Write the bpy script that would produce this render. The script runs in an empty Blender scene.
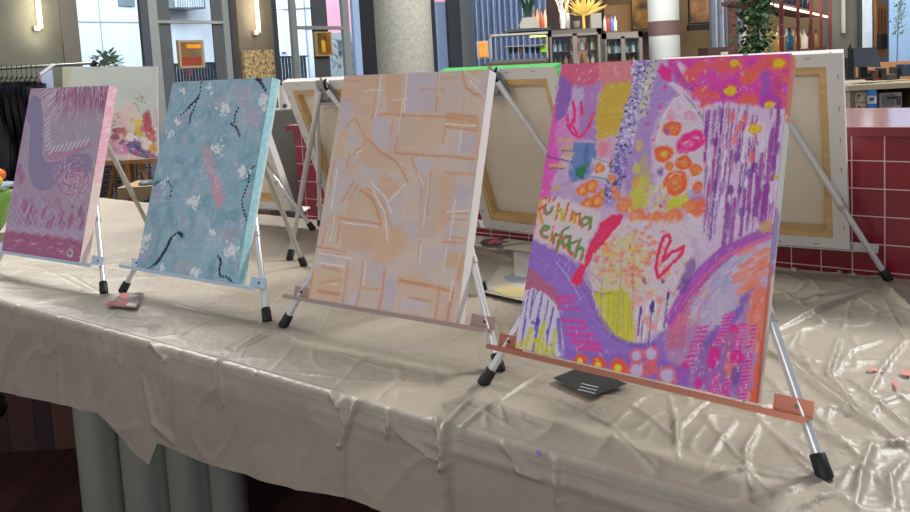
import bpy, bmesh, math, random
import numpy as np
from math import sin, cos, pi, sqrt, atan2
from mathutils import Vector, Matrix
random.seed(7); RNG = np.random.default_rng(7)
C = bpy.context.scene.collection
FLOOR = -0.80
TABZ = -0.012         # height of the table top

# ------------------------------------------------------------------ camera
F_PX, PITCH, ROLL, EYE = 780.67, 0.09426, -0.05492, 0.70107
_f = Vector((0, cos(PITCH), -sin(PITCH))); _u0 = Vector((0, sin(PITCH), cos(PITCH))); _r0 = Vector((1, 0, 0))
CR_ = cos(ROLL)*_r0 + sin(ROLL)*_u0
CU_ = -sin(ROLL)*_r0 + cos(ROLL)*_u0
cam = bpy.data.cameras.new('camera'); camo = bpy.data.objects.new('camera', cam); C.objects.link(camo)
cam.sensor_fit = 'HORIZONTAL'; cam.sensor_width = 36; cam.lens = F_PX*36/910
cam.shift_x = 0; cam.shift_y = -120/910; cam.clip_start = 0.05; cam.clip_end = 200
camo.matrix_world = Matrix(((CR_.x, CU_.x, -_f.x, 0), (CR_.y, CU_.y, -_f.y, 0), (CR_.z, CU_.z, -_f.z, EYE), (0, 0, 0, 1)))
bpy.context.scene.camera = camo
EYEP = Vector((0, 0, EYE))
def ray(x, y): return _f + CR_*((x-455)/F_PX) - CU_*((y-136)/F_PX)
def at(x, y, Y): d = ray(x, y); return EYEP + d*(Y/d.y)
def on_z(x, y, z=0.0): d = ray(x, y); return EYEP + d*((z-EYE)/d.z)
def on_plane(x, y, p, n): d = ray(x, y); return EYEP + d*((Vector(p)-EYEP).dot(n)/d.dot(n))

# ------------------------------------------------------------------ materials
def lin(c):
    if isinstance(c, str):
        c = c.lstrip('#'); c = [int(c[i:i+2], 16)/255 for i in (0, 2, 4)]
        return tuple((v/12.92 if v <= .04045 else ((v+.055)/1.055)**2.4) for v in c)
    return tuple(c)
MATS = {}
def mat(name, col='#808080', rough=.6, metal=0.0, spec=.5, noise=0.0, nscale=8.0, bump=0.0, bscale=40.0, trans=0.0, emis=None, estr=1.0, stretch=None, col2=None):
    if name in MATS: return MATS[name]
    m = bpy.data.materials.new(name); m.use_nodes = True; nt = m.node_tree; b = nt.nodes['Principled BSDF']
    b.inputs['Base Color'].default_value = (*lin(col), 1); b.inputs['Roughness'].default_value = rough
    b.inputs['Metallic'].default_value = metal; b.inputs['Specular IOR Level'].default_value = spec
    if trans: b.inputs['Transmission Weight'].default_value = trans
    if emis: b.inputs['Emission Color'].default_value = (*lin(emis), 1); b.inputs['Emission Strength'].default_value = estr
    tc = nt.nodes.new('ShaderNodeTexCoord'); mp = nt.nodes.new('ShaderNodeMapping'); nt.links.new(tc.outputs['Object'], mp.inputs['Vector'])
    if stretch: mp.inputs['Scale'].default_value = stretch
    if noise or col2:
        n = nt.nodes.new('ShaderNodeTexNoise'); n.inputs['Scale'].default_value = nscale; n.inputs['Detail'].default_value = 5
        nt.links.new(mp.outputs[0], n.inputs['Vector'])
        r = nt.nodes.new('ShaderNodeValToRGB'); c = lin(col)
        c2 = lin(col2) if col2 else tuple(min(1, v*(1+noise)) for v in c); c1 = c if col2 else tuple(v*(1-noise) for v in c)
        r.color_ramp.elements[0].position = .33; r.color_ramp.elements[1].position = .67
        r.color_ramp.elements[0].color = (*c1, 1); r.color_ramp.elements[1].color = (*c2, 1)
        nt.links.new(n.outputs['Fac'], r.inputs[0]); nt.links.new(r.outputs[0], b.inputs['Base Color'])
    if bump:
        n = nt.nodes.new('ShaderNodeTexNoise'); n.inputs['Scale'].default_value = bscale; n.inputs['Detail'].default_value = 4
        nt.links.new(mp.outputs[0], n.inputs['Vector'])
        bp = nt.nodes.new('ShaderNodeBump'); bp.inputs['Strength'].default_value = bump; bp.inputs['Distance'].default_value = .01
        nt.links.new(n.outputs['Fac'], bp.inputs['Height']); nt.links.new(bp.outputs[0], b.inputs['Normal'])
    MATS[name] = m; return m
def vcol_mat(name, rough=.45, spec=.4, bump=.25):
    if name in MATS: return MATS[name]
    m = bpy.data.materials.new(name); m.use_nodes = True; nt = m.node_tree; b = nt.nodes['Principled BSDF']
    a = nt.nodes.new('ShaderNodeAttribute'); a.attribute_name = 'paint'
    nt.links.new(a.outputs['Color'], b.inputs['Base Color'])
    b.inputs['Roughness'].default_value = rough; b.inputs['Specular IOR Level'].default_value = spec
    tc = nt.nodes.new('ShaderNodeTexCoord'); n = nt.nodes.new('ShaderNodeTexNoise'); n.inputs['Scale'].default_value = 160; n.inputs['Detail'].default_value = 3
    nt.links.new(tc.outputs['Object'], n.inputs['Vector'])
    bp = nt.nodes.new('ShaderNodeBump'); bp.inputs['Strength'].default_value = bump; bp.inputs['Distance'].default_value = .002
    nt.links.new(n.outputs['Fac'], bp.inputs['Height']); nt.links.new(bp.outputs[0], b.inputs['Normal'])
    MATS[name] = m; return m

# ------------------------------------------------------------------ mesh builder
class MB:
    def __init__(s): s.v = []; s.f = []; s.sm = []
    def add(s, vs, fs, smooth=False):
        b = len(s.v); s.v += [tuple(v) for v in vs]; s.f += [tuple(b+i for i in f) for f in fs]; s.sm += [smooth]*len(fs); return s
    def box(s, c, size, M=None):
        c = Vector(c); hx, hy, hz = (k/2 for k in size)
        vs = [Vector((x, y, z)) for x in (-hx, hx) for y in (-hy, hy) for z in (-hz, hz)]
        vs = [c + (M @ v if M else v) for v in vs]
        return s.add(vs, [(0, 1, 3, 2), (4, 6, 7, 5), (0, 4, 5, 1), (2, 3, 7, 6), (0, 2, 6, 4), (1, 5, 7, 3)])
    def bb(s, x0, x1, y0, y1, z0, z1): return s.box(((x0+x1)/2, (y0+y1)/2, (z0+z1)/2), (abs(x1-x0), abs(y1-y0), abs(z1-z0)))
    def tube(s, pts, r, n=12, caps=True):
        pts = [Vector(p) for p in pts]; rs = r if isinstance(r, (list, tuple)) else [r]*len(pts)
        rings = []; up = None
        for i, p in enumerate(pts):
            d = (pts[min(i+1, len(pts)-1)] - pts[max(i-1, 0)]).normalized()
            if up is None: up = d.orthogonal().normalized()
            up = (up - d*up.dot(d)).normalized(); w = d.cross(up)
            rings.append([p + (up*cos(2*pi*k/n) + w*sin(2*pi*k/n))*rs[i] for k in range(n)])
        vs = [v for R in rings for v in R]
        fs = [(i*n+k, i*n+(k+1) % n, (i+1)*n+(k+1) % n, (i+1)*n+k) for i in range(len(pts)-1) for k in range(n)]
        s.add(vs, fs, True)
        if caps:
            s.add(rings[0], [tuple(range(n))[::-1]]); s.add(rings[-1], [tuple(range(n))])
        return s
    def lathe(s, prof, c=(0, 0, 0), n=24):
        c = Vector(c); vs = [c + Vector((r*cos(2*pi*k/n), r*sin(2*pi*k/n), z)) for r, z in prof for k in range(n)]
        fs = [(i*n+k, i*n+(k+1) % n, (i+1)*n+(k+1) % n, (i+1)*n+k) for i in range(len(prof)-1) for k in range(n)]
        s.add(vs, fs, True); s.add(vs[:n], [tuple(range(n))[::-1]]); s.add(vs[-n:], [tuple(range(n))]); return s
    def ball(s, c, r, n=12, sq=(1, 1, 1)):
        c = Vector(c); prof = [(sin(pi*i/n), -cos(pi*i/n)) for i in range(1, n)]
        m = n*2; vs = [c + Vector((r*a*cos(2*pi*k/m)*sq[0], r*a*sin(2*pi*k/m)*sq[1], r*z*sq[2])) for a, z in prof for k in range(m)]
        fs = [(i*m+k, i*m+(k+1) % m, (i+1)*m+(k+1) % m, (i+1)*m+k) for i in range(len(prof)-1) for k in range(m)]
        s.add(vs, fs, True); s.add(vs[:m], [tuple(range(m))[::-1]], True); s.add(vs[-m:], [tuple(range(m))], True); return s
    def prism(s, poly, y0, y1, M=None):      # poly in (x,z), extruded along y
        n = len(poly); vs = [Vector((x, y, z)) for y in (y0, y1) for x, z in poly]
        if M: vs = [M @ v for v in vs]
        return s.add(vs, [tuple(range(n)), tuple(range(2*n-1, n-1, -1))] + [(k, n+k, n+(k+1) % n, (k+1) % n) for k in range(n)])
    def leaf(s, p, d, L, w, up=Vector((0, 0, 1)), bend=.2):
        p = Vector(p); d = Vector(d).normalized(); sd = d.cross(up)
        sd = sd.normalized() if sd.length > 1e-3 else Vector((1, 0, 0)); nn = sd.cross(d)
        a = p + d*L*.5 + nn*bend*L*.3
        return s.add([p, a+sd*w/2, p+d*L-nn*bend*L*.3, a-sd*w/2, a+nn*w*.12], [(0, 1, 4), (1, 2, 4), (2, 3, 4), (3, 0, 4)], True)
    def build(s, name, m, parent=None, bevel=0):
        me = bpy.data.meshes.new(name); me.from_pydata(s.v, [], s.f); me.polygons.foreach_set('use_smooth', s.sm)
        me.materials.append(m)
        bm = bmesh.new(); bm.from_mesh(me); bmesh.ops.recalc_face_normals(bm, faces=bm.faces); bm.to_mesh(me); bm.free()
        o = bpy.data.objects.new(name, me); C.objects.link(o)
        if parent: o.parent = parent
        if bevel:
            b = o.modifiers.new('bevel', 'BEVEL'); b.width = bevel; b.segments = 2; b.limit_method = 'ANGLE'
        return o
def tag(o, label=None, cat=None, group=None, kind=None):
    if label: o['label'] = label
    if cat: o['category'] = cat
    if group: o['group'] = group
    if kind: o['kind'] = kind
    return o
def empty(name, loc, label, cat, rz=0, group=None, M=None):
    o = bpy.data.objects.new(name, None); C.objects.link(o); o.empty_display_size = .1
    if M is not None: o.matrix_world = M
    else: o.location = loc; o.rotation_euler = (0, 0, rz)
    return tag(o, label, cat, group)
def copy_tree(o, parent=None):
    c = o.copy(); C.objects.link(c)
    if parent: c.parent = parent
    for ch in list(o.children): copy_tree(ch, c)
    return c

# materials of the place
alu = mat('brushed_aluminium', '#e2e4e6', .34, .55, bump=.05, bscale=200)
alu_dull = mat('dull_aluminium', '#c2bfb8', .45, .6)
orange_reflection_led = mat('painted_orange_reflection', '#bd7a62', .38, .5, noise=.08, nscale=5)  # orange reflected from the canvas, put into the aluminium ledge's base colour
blue_led = mat('pale_blue_metal', '#c9dbea', .35, .3)
part_reflection_led = mat('metal_with_painted_reflection', '#b0a8a4', .38, .5, col2='#c89274', nscale=2.2)  # copper patches are painted reflections on a grey aluminium ledge
steel_plate = mat('steel_plate', '#a9a9ad', .35, .6)
rubber = mat('black_rubber', '#17181a', .55)
screw_m = mat('screw_steel', '#6b6660', .3, 1)
wood_pale = mat('pale_pine', '#d6b27c', .6, noise=.12, nscale=6, stretch=(1, 1, 8))
raw_canvas = mat('raw_canvas', '#e6dccd', .85, noise=.03, nscale=5, bump=.12, bscale=600)
folded_canvas = mat('folded_canvas', '#e2dfda', .8, bump=.15, bscale=400)
staple_m = mat('staple_steel', '#8d8d90', .4, .8)
black_m = mat('black_matt', '#141517', .6)

# ------------------------------------------------------------------ paint raster in canvas space
class Paint:
    """paint laid down stroke by stroke on the canvas; strokes are digitised on the picture of the canvas (quad) and mapped to it"""
    def __init__(s, W, H, quad, base, res):
        s.ny = int(H/res)+1; s.nx = int(W/res)+1; s.W, s.H = W, H
        s.b = np.zeros((s.ny, s.nx, 3)); s.b[:] = lin(base)
        src = quad; dst = [(0, s.ny-1), (s.nx-1, s.ny-1), (s.nx-1, 0), (0, 0)]   # TL TR BR BL
        A = []; B = []
        for (x, y), (u, v) in zip(src, dst):
            A.append([x, y, 1, 0, 0, 0, -u*x, -u*y]); B.append(u); A.append([0, 0, 0, x, y, 1, -v*x, -v*y]); B.append(v)
        h = np.linalg.solve(np.array(A, float), np.array(B, float)); s.Hm = np.append(h, 1).reshape(3, 3)
        s.k = (s.ny-1)/abs((quad[3][1]+quad[2][1])/2-(quad[0][1]+quad[1][1])/2)
        s.YY, s.XX = np.mgrid[0:s.ny, 0:s.nx].astype(float)
    def m(s, p):
        q = s.Hm @ np.array([p[0], p[1], 1.0]); return q[0]/q[2], q[1]/q[2]
    def noise(s, cell, seed=0, ax=1.0, ay=1.0):
        r = np.random.default_rng(seed); cx = max(2, int(s.nx/(cell*ax))+2); cy = max(2, int(s.ny/(cell*ay))+2)
        g = r.random((cy, cx)); x = s.XX/(s.nx)*(cx-1.001); y = s.YY/(s.ny)*(cy-1.001)
        xi = x.astype(int); yi = y.astype(int); fx = x-xi; fy = y-yi; fx = fx*fx*(3-2*fx); fy = fy*fy*(3-2*fy)
        return (g[yi, xi]*(1-fx)+g[yi, xi+1]*fx)*(1-fy)+(g[yi+1, xi]*(1-fx)+g[yi+1, xi+1]*fx)*fy
    def _mix(s, sl, a, col):
        c = np.array(lin(col)); s.b[sl] = s.b[sl]*(1-a[..., None]) + c*a[..., None]
    def _win(s, x0, x1, y0, y1):
        x0 = max(0, int(x0)); y0 = max(0, int(y0)); x1 = min(s.nx, int(x1)+2); y1 = min(s.ny, int(y1)+2)
        return None if x1 <= x0 or y1 <= y0 else (slice(y0, y1), slice(x0, x1))
    def line(s, pts, w, col, a=1.0, soft=.35, dry=0.0, taper=False):
        P = [s.m(p) for p in pts]; r = w*s.k/2; pad = r*1.6+2
        sl = s._win(min(p[0] for p in P)-pad, max(p[0] for p in P)+pad, min(p[1] for p in P)-pad, max(p[1] for p in P)+pad)
        if sl is None: return
        X, Y = s.XX[sl], s.YY[sl]; A = np.zeros_like(X); n = len(P)-1
        for i in range(n):
            (x0, y0), (x1, y1) = P[i], P[i+1]; dx, dy = x1-x0, y1-y0; L = dx*dx+dy*dy+1e-9
            t = np.clip(((X-x0)*dx+(Y-y0)*dy)/L, 0, 1); d = np.hypot(X-x0-t*dx, Y-y0-t*dy)
            rr = r*(1-.75*(i+t)/n) if taper else r
            A = np.maximum(A, np.clip((rr-d)/(soft*r+.6)+.5, 0, 1))
        if dry: A = A*(RNG.random(A.shape) > dry*.6)*(1-dry*.3)
        s._mix(sl, A*a, col)
    def poly(s, pts, col, a=1.0, soft=2.0, dry=0.0, rough=0.0, seed=1):
        P = [s.m(p) for p in pts]; pad = soft*s.k+3+rough*s.k
        sl = s._win(min(p[0] for p in P)-pad, max(p[0] for p in P)+pad, min(p[1] for p in P)-pad, max(p[1] for p in P)+pad)
        if sl is None: return
        X, Y = s.XX[sl].copy(), s.YY[sl].copy()
        if rough:
            X += (s.noise(7, seed)[sl]-.5)*2*rough*s.k; Y += (s.noise(6, seed+9)[sl]-.5)*2*rough*s.k
        ins = np.zeros(X.shape, bool); D = np.full(X.shape, 1e9); n = len(P)
        for i in range(n):
            (x0, y0), (x1, y1) = P[i], P[(i+1) % n]
            c = ((y0 > Y) != (y1 > Y)); 
            with np.errstate(divide='ignore', invalid='ignore'): xc = (x1-x0)*(Y-y0)/(y1-y0+1e-12)+x0
            ins ^= (c & (X < xc)); dx, dy = x1-x0, y1-y0; L = dx*dx+dy*dy+1e-9
            t = np.clip(((X-x0)*dx+(Y-y0)*dy)/L, 0, 1); D = np.minimum(D, np.hypot(X-x0-t*dx, Y-y0-t*dy))
        sd = np.where(ins, D, -D); A = np.clip(sd/(soft*s.k+.5)+.5, 0, 1)
        if dry: A = A*(1-dry*s.noise(5, seed+3, 1, 3)[sl])
        s._mix(sl, A*a, col)
    def blob(s, c, rx, ry, col, a=1.0, soft=.35, rough=.25, ring=None, rot=0, seed=None):
        x, y = s.m(c); rx *= s.k; ry *= s.k; R = max(rx, ry)*1.6+2
        sl = s._win(x-R, x+R, y-R, y+R)
        if sl is None: return
        X, Y = s.XX[sl]-x, s.YY[sl]-y; X, Y = X*cos(rot)-Y*sin(rot), X*sin(rot)+Y*cos(rot)
        th = np.arctan2(Y, X); r_ = random.Random(seed if seed is not None else random.random())
        wob = 1+rough*(.5*np.sin(3*th+r_.random()*6)+.35*np.sin(5*th+r_.random()*6))*.6
        d = np.hypot(X/rx, Y/ry)/wob
        if ring: A = np.clip((ring-abs(d-(1-ring)))/(soft*.5)+.5, 0, 1)*(d < 1.3)
        else: A = np.clip((1-d)/soft+.5, 0, 1)
        s._mix(sl, A*a, col)
    def tint(s, n, lo, hi, col, a):
        A = np.clip((n-lo)/(hi-lo), 0, 1)*a; c = np.array(lin(col)); s.b[:] = s.b*(1-A[..., None])+c*A[..., None]
    def flecks(s, n, L, w, vary=.35, ang=None, light=.5, spread=.6, region=None):
        """short brush marks that pick up the colour they lie on, a little lighter, darker or shifted"""
        for _ in range(n):
            x = random.random()*(s.nx-1); y = random.random()*(s.ny-1); c = s.b[int(y), int(x)].copy()
            k = 1+random.uniform(-vary, vary)
            if random.random() < light*.3: c = c*.45+np.array([.75, .70, .78])*.55
            else: c = np.clip(c*k+np.array([random.uniform(-.03, .05), random.uniform(-.03, .03), random.uniform(-.03, .05)]), 0, 1)
            a = (ang if ang is not None else random.uniform(0, pi))+random.gauss(0, spread); l = L*random.uniform(.3, 1); dx, dy = l*cos(a), l*sin(a)
            r = w*random.uniform(.5, 1.2); x0, x1, y0, y1 = x-abs(dx)-r-1, x+abs(dx)+r+1, y-abs(dy)-r-1, y+abs(dy)+r+1
            sl = s._win(x0, x1, y0, y1)
            if sl is None: continue
            X, Y = s.XX[sl]-x, s.YY[sl]-y; t = np.clip((X*dx+Y*dy)/(l*l+1e-9), -1, 1); A = np.clip(r-np.hypot(X-t*dx, Y-t*dy)+.5, 0, 1)*.6
            s.b[sl] = s.b[sl]*(1-A[..., None])+c*A[..., None]
    def warp(s, amp=.55):
        k = amp
        dx = (s.noise(9, 301)-.5)*2.4*k + (s.noise(3.2, 302)-.5)*2.6*k; dy = (s.noise(9, 303)-.5)*2.4*k + (s.noise(3.2, 304)-.5)*2.6*k
        xi = np.clip((s.XX+dx+.5).astype(int), 0, s.nx-1); yi = np.clip((s.YY+dy+.5).astype(int), 0, s.ny-1); w = s.b[yi, xi]
        # neighbouring wet colours drag into each other along the brush
        a = s.noise(7, 305, 1, 2); sh = 2; d = np.roll(w, sh, 0)*.35+np.roll(w, -sh, 1)*.15+w*.5; a = np.clip((a-.5)*2.2, 0, .6)[..., None]; w = w*(1-a)+d*a
        s.b = w
    def grain(s, amt=.06, gain=1.0, sat=1.0):
        s.warp(); l_ = s.b.mean(axis=2, keepdims=True); s.b = np.clip((l_+(s.b-l_)*sat)*gain, 0, .92)
        g = 1+(s.noise(2.2, 55)-.5)*amt+(RNG.random((s.ny, s.nx))-.5)*amt+(s.noise(14, 77, 3, .6)-.5)*amt; s.b = np.clip(s.b*g[..., None], 0, 1)
    def mesh(s, name, parent, material, relief=.0006):
        lum = s.b.mean(axis=2); hh = (lum-lum.mean())*relief*1.5
        x = np.linspace(-s.W/2, s.W/2, s.nx); z = np.linspace(0, s.H, s.ny)
        co = np.zeros((s.ny, s.nx, 3)); co[..., 0] = x[None, :]; co[..., 2] = z[:, None]; co[..., 1] = -np.clip(hh, -.0006, .0006)-.0008
        idx = np.arange(s.ny*s.nx).reshape(s.ny, s.nx)
        q = np.stack([idx[:-1, :-1], idx[:-1, 1:], idx[1:, 1:], idx[1:, :-1]], -1).reshape(-1, 4)
        me = bpy.data.meshes.new(name); me.vertices.add(s.ny*s.nx); me.vertices.foreach_set('co', co.ravel())
        me.loops.add(len(q)*4); me.polygons.add(len(q)); me.loops.foreach_set('vertex_index', q.ravel())
        me.polygons.foreach_set('loop_start', np.arange(0, len(q)*4, 4)); me.update(calc_edges=True)
        me.polygons.foreach_set('use_smooth', [True]*len(q))
        at_ = me.color_attributes.new('paint', 'FLOAT_COLOR', 'POINT'); cc = np.ones((s.ny*s.nx, 4)); cc[:, :3] = s.b.reshape(-1, 3)
        at_.data.foreach_set('color', cc.ravel()); me.materials.append(material)
        o = bpy.data.objects.new(name, me); C.objects.link(o); o.parent = parent; return o

def edge_strip(name, W, H, t, parent, colf, material):
    """painted sides of a stretched canvas (right, left, top, bottom); colf(side, a, b) -> colour, a along the side 0..1, b depth 0..1"""
    vs = []; fs = []; cs = []; n = 90
    def side(sd, P):
        base = len(vs)
        for i in range(n+1):
            for j in range(4):
                vs.append(P(i/n, j/3)); cs.append((*lin(colf(sd, i/n, j/3)), 1))
        for i in range(n):
            for j in range(3):
                k = base+i*4+j; fs.append((k, k+1, k+5, k+4))
    r = .0012
    side('right', lambda a, b: (W/2+r*sin(pi*b)*.3, b*t, a*H)); side('left', lambda a, b: (-W/2, b*t, a*H))
    side('top', lambda a, b: (-W/2+a*W, b*t, H)); side('bottom', lambda a, b: (-W/2+a*W, b*t, 0))
    me = bpy.data.meshes.new(name); me.from_pydata(vs, [], fs); me.update()
    a_ = me.color_attributes.new('paint', 'FLOAT_COLOR', 'POINT'); a_.data.foreach_set('color', np.array(cs).ravel())
    me.materials.append(material); o = bpy.data.objects.new(name, me); C.objects.link(o); o.parent = parent; return o

def stretcher(W, H, t, parent, stamp=False):
    """back of a stretched canvas: pine bars, raw canvas, folded border and staples. local: x width, y depth, z height"""
    bar = .060; i = .0015
    m = MB(); y0, y1 = .003, t-.003
    for (xa, xb, za, zb) in ((-W/2+i, W/2-i, i, bar), (-W/2+i, W/2-i, H-bar, H-i)):
        m.bb(xa, xb, y0+.004, y1, za, zb)
    for sx in (-1, 1):
        m.bb(sx*(W/2-i), sx*(W/2-bar), y0+.004, y1, bar, H-bar)
    # bevelled inner lip
    for sx in (-1, 1): m.bb(sx*(W/2-bar), sx*(W/2-bar-.004), y0+.004, y1-.008, bar, H-bar)
    m.bb(-W/2+bar, W/2-bar, y0+.004, y1-.008, bar, bar+.004); m.bb(-W/2+bar, W/2-bar, y0+.004, y1-.008, H-bar-.004, H-bar)
    fr = m.build('stretcher_frame', wood_pale, parent)
    MB().bb(-W/2+i, W/2-i, .001, .0035, i, H-i).build('canvas_back', raw_canvas, parent)
    m = MB(); g = .043; y = t-.002
    def fold(x0, x1, z0, z1):
        m.bb(x0, x1, y, y+.0016, z0, z1)
    fold(-W/2, W/2, 0, g*.8); fold(-W/2, W/2, H-g*.9, H)
    fold(-W/2, -W/2+g, g*.8, H-g*.9); fold(W/2-g, W/2, g*.8, H-g*.9)
    for sx in (-1, 1):
        for z in (.012, H-.012): m.box((sx*(W/2-.016), y+.0016, z), (.045, .0016, .003), Matrix.Rotation(sx*(.8 if z > .1 else -.8), 3, 'Y'))
    fo = m.build('folded_border', folded_canvas, parent)
    k = 0
    for sx in (-1, 1):
        for q in range(6):
            MB().box((sx*(W/2-.014), y+.002, .07+q*(H-.14)/5), (.0022, .0014, .014), Matrix.Rotation(.12*((q % 3)-1), 3, 'Y')).build('staple', staple_m, fo)
    for q in range(4):
        for z in (.012, H-.013):
            MB().box((-W/2+.09+q*(W-.18)/3, y+.002, z), (.015, .0014, .0022)).build('staple', staple_m, fo)
    if stamp:
        s = MB()
        x = .04
        for ch in range(3):
            for dx, dz, w, h in (((0, 0, .0012, .008), (.005, 0, .0012, .008), (.0025, .0045, .006, .0012), (.0025, -.0045, .005, .0012)), ((0, 0, .0012, .009), (.005, 0, .0012, .009), (.0025, -.004, .006, .0012)), ((0, 0, .0012, .009), (.0055, 0, .0012, .009), (.0028, .004, .006, .0012), (.0028, -.004, .006, .0012)))[ch]:
                s.box((x+ch*.011+dx, y1+.0003, .036+dz), (w, .0006, h))
        s.build('stamp', mat('stamp_ink', '#6a4a3a', .8), fr)

# ------------------------------------------------------------------ easels
TZ = .0876; LEAN = .3295
def make_easel(Mloc, label, group, lean, H, tint=None):
    """aluminium table easel; local origin on the table under the middle of the canvas foot, x along the canvas, y towards its back"""
    t = empty('table_easel', (0, 0, 0), label, 'easel', group=group, M=Mloc)
    tl = math.tan(lean); y0 = .034/cos(lean)+.032
    ycen = lambda z: y0+(z-TZ)*tl
    za = TZ + (H-.055)*cos(lean); xa = .030
    for sx in (-1, 1):
        foot = Vector((sx*.354, ycen(0)-.030, TABZ)); ap = Vector((sx*xa, ycen(za), za)); d = (ap-foot).normalized()
        lg = MB().tube([foot+d*.012, foot+d*.30], .0088, 14).tube([foot+d*.27, ap], .0104, 14).build('leg', alu, t)
        MB().tube([foot+d*.262, foot+d*.276], .0118, 14).build('lock_collar', alu_dull, lg)
        MB().tube([foot-Vector((0, 0, .0)), foot+d*.004, foot+d*.038, foot+d*.040], [.0135, .0142, .0132, .0115], 14).build('rubber_foot', rubber, lg)
    foot = Vector((0, y0+.446, TABZ)); ap = Vector((0, ycen(za)+.012, za-.005)); d = (ap-foot).normalized()
    lg = MB().tube([foot+d*.012, foot+d*.30], .0088, 14).tube([foot+d*.27, ap], .0104, 14).build('leg', alu_dull, t)
    MB().tube([foot, foot+d*.004, foot+d*.038, foot+d*.040], [.0135, .0142, .0132, .0115], 14).build('rubber_foot', rubber, lg)
    # head plate, hook, bolts
    R = Matrix.Rotation(-lean, 3, 'X')
    hp = Vector((0, ycen(za)-.016, za))
    m = MB(); poly = [(-.060, -.055), (.060, -.055), (.060, -.035), (.030, .044), (-.030, .044), (-.060, -.035)]
    m.prism(poly, -.0015, .0015, Matrix.Translation(hp) @ R.to_4x4())
    m.prism([(-.060, -.058), (.060, -.058), (.060, -.046), (-.060, -.046)], -.0015, .016, Matrix.Translation(hp) @ R.to_4x4())
    pl = m.build('head_plate', steel_plate, t)
    for sx in (-1, 1):
        c = hp + R @ Vector((sx*.031, .006, -.028)); MB().tube([c, c+R @ Vector((0, .014, 0))], .006, 12).build('bolt', screw_m, pl)
    hk = [hp+R @ Vector((-.018, .004, .0)), hp+R @ Vector((-.024, .016, .018)), hp+R @ Vector((-.027, .014, .040)), hp+R @ Vector((-.031, .002, .050))]
    MB().tube(hk, [.005, .0065, .006, .004], 10).build('clamp_hook', rubber, t)
    rail = [hp+R @ Vector((0, -.001, -.04)), hp+R @ Vector((0, -.001, .056))]
    MB().box(hp+R @ Vector((0, -.001, .012)), (.014, .003, .085), R).build('top_rail', alu_dull, t)
    # ledge (tray) that carries the canvas
    T = Matrix.Translation((0, 0, TZ)) @ R.to_4x4(); L = .327; tb = .034
    def tb_box(m, x0, x1, a0, a1, b0, b1): m.box(T @ Vector(((x0+x1)/2, (a0+a1)/2, (b0+b1)/2)), (x1-x0, a1-a0, b1-b0), R)
    m = MB(); tb_box(m, -L, L, -.006, tb+.004, -.0045, -.0015); tb_box(m, -L, L, -.0085, -.006, -.010, .0005)
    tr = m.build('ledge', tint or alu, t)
    for sx in (-1, 1):
        m = MB(); tb_box(m, min(sx*.262, sx*L), max(sx*.262, sx*L), tb+.0015, tb+.004, -.0045, .026)
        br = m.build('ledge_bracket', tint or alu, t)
        c = T @ Vector((sx*.300, tb+.0015, .012)); MB().tube([c, c+R @ Vector((0, -.003, 0))], .0036, 10).build('screw', screw_m, br)
    m = MB(); tb_box(m, -.012, .012, .0, tb, -.011, -.0045); m.build('ledge_hinge', alu_dull, t)
    return t

TH = {1: (-1.73312, 2.90155, -0.56122, 0.49525, 0.63007, -0.0005, -0.04693, -0.00537, -0.00407),
      2: (-1.06934, 2.52113, -0.5953, 0.48785, 0.63086, 0.0003, -0.001, 0.00235, -0.00048),
      3: (-0.42131, 2.06381, -0.59244, 0.48302, 0.62639, -0.0038, 0.00493, -0.00288, -0.00028),
      4: (0.10304, 1.60344, -0.68988, 0.5, 0.63393, 0.00602, 0.043, 0.00002, 0.00484)}
def frame(i):
    x, y, yaw, W, H, s, dl, ti, dz = TH[i]; lean = LEAN+dl; z = Vector((0, 0, 1))
    u = Vector((cos(yaw), sin(yaw), 0)); v = Vector((-sin(yaw), cos(yaw), 0))
    w = cos(lean)*z+sin(lean)*v; n = -sin(lean)*z+cos(lean)*v
    u2 = cos(ti)*u+sin(ti)*w; w2 = cos(ti)*w-sin(ti)*u
    o = Vector((x, y, TZ+dz)) + u2*W/2
    Mp = Matrix(((u2.x, n.x, w2.x, o.x), (u2.y, n.y, w2.y, o.y), (u2.z, n.z, w2.z, o.z), (0, 0, 0, 1)))
    e = Vector((x, y, 0))+u*(W/2+s)
    Me = Matrix.Translation((e.x, e.y, 0)) @ Matrix.Rotation(yaw, 4, 'Z')
    return Mp, Me, W, H, lean, dz
paint_mat = vcol_mat('acrylic_paint', .42, .45, .3)
side_mat = vcol_mat('painted_canvas_side', .6, .3, .5)
GE = 'aluminium table easels under the front paintings'; GR = 'aluminium table easels facing the bar'
def jit(v, a): return v+random.uniform(-a, a)

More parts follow.
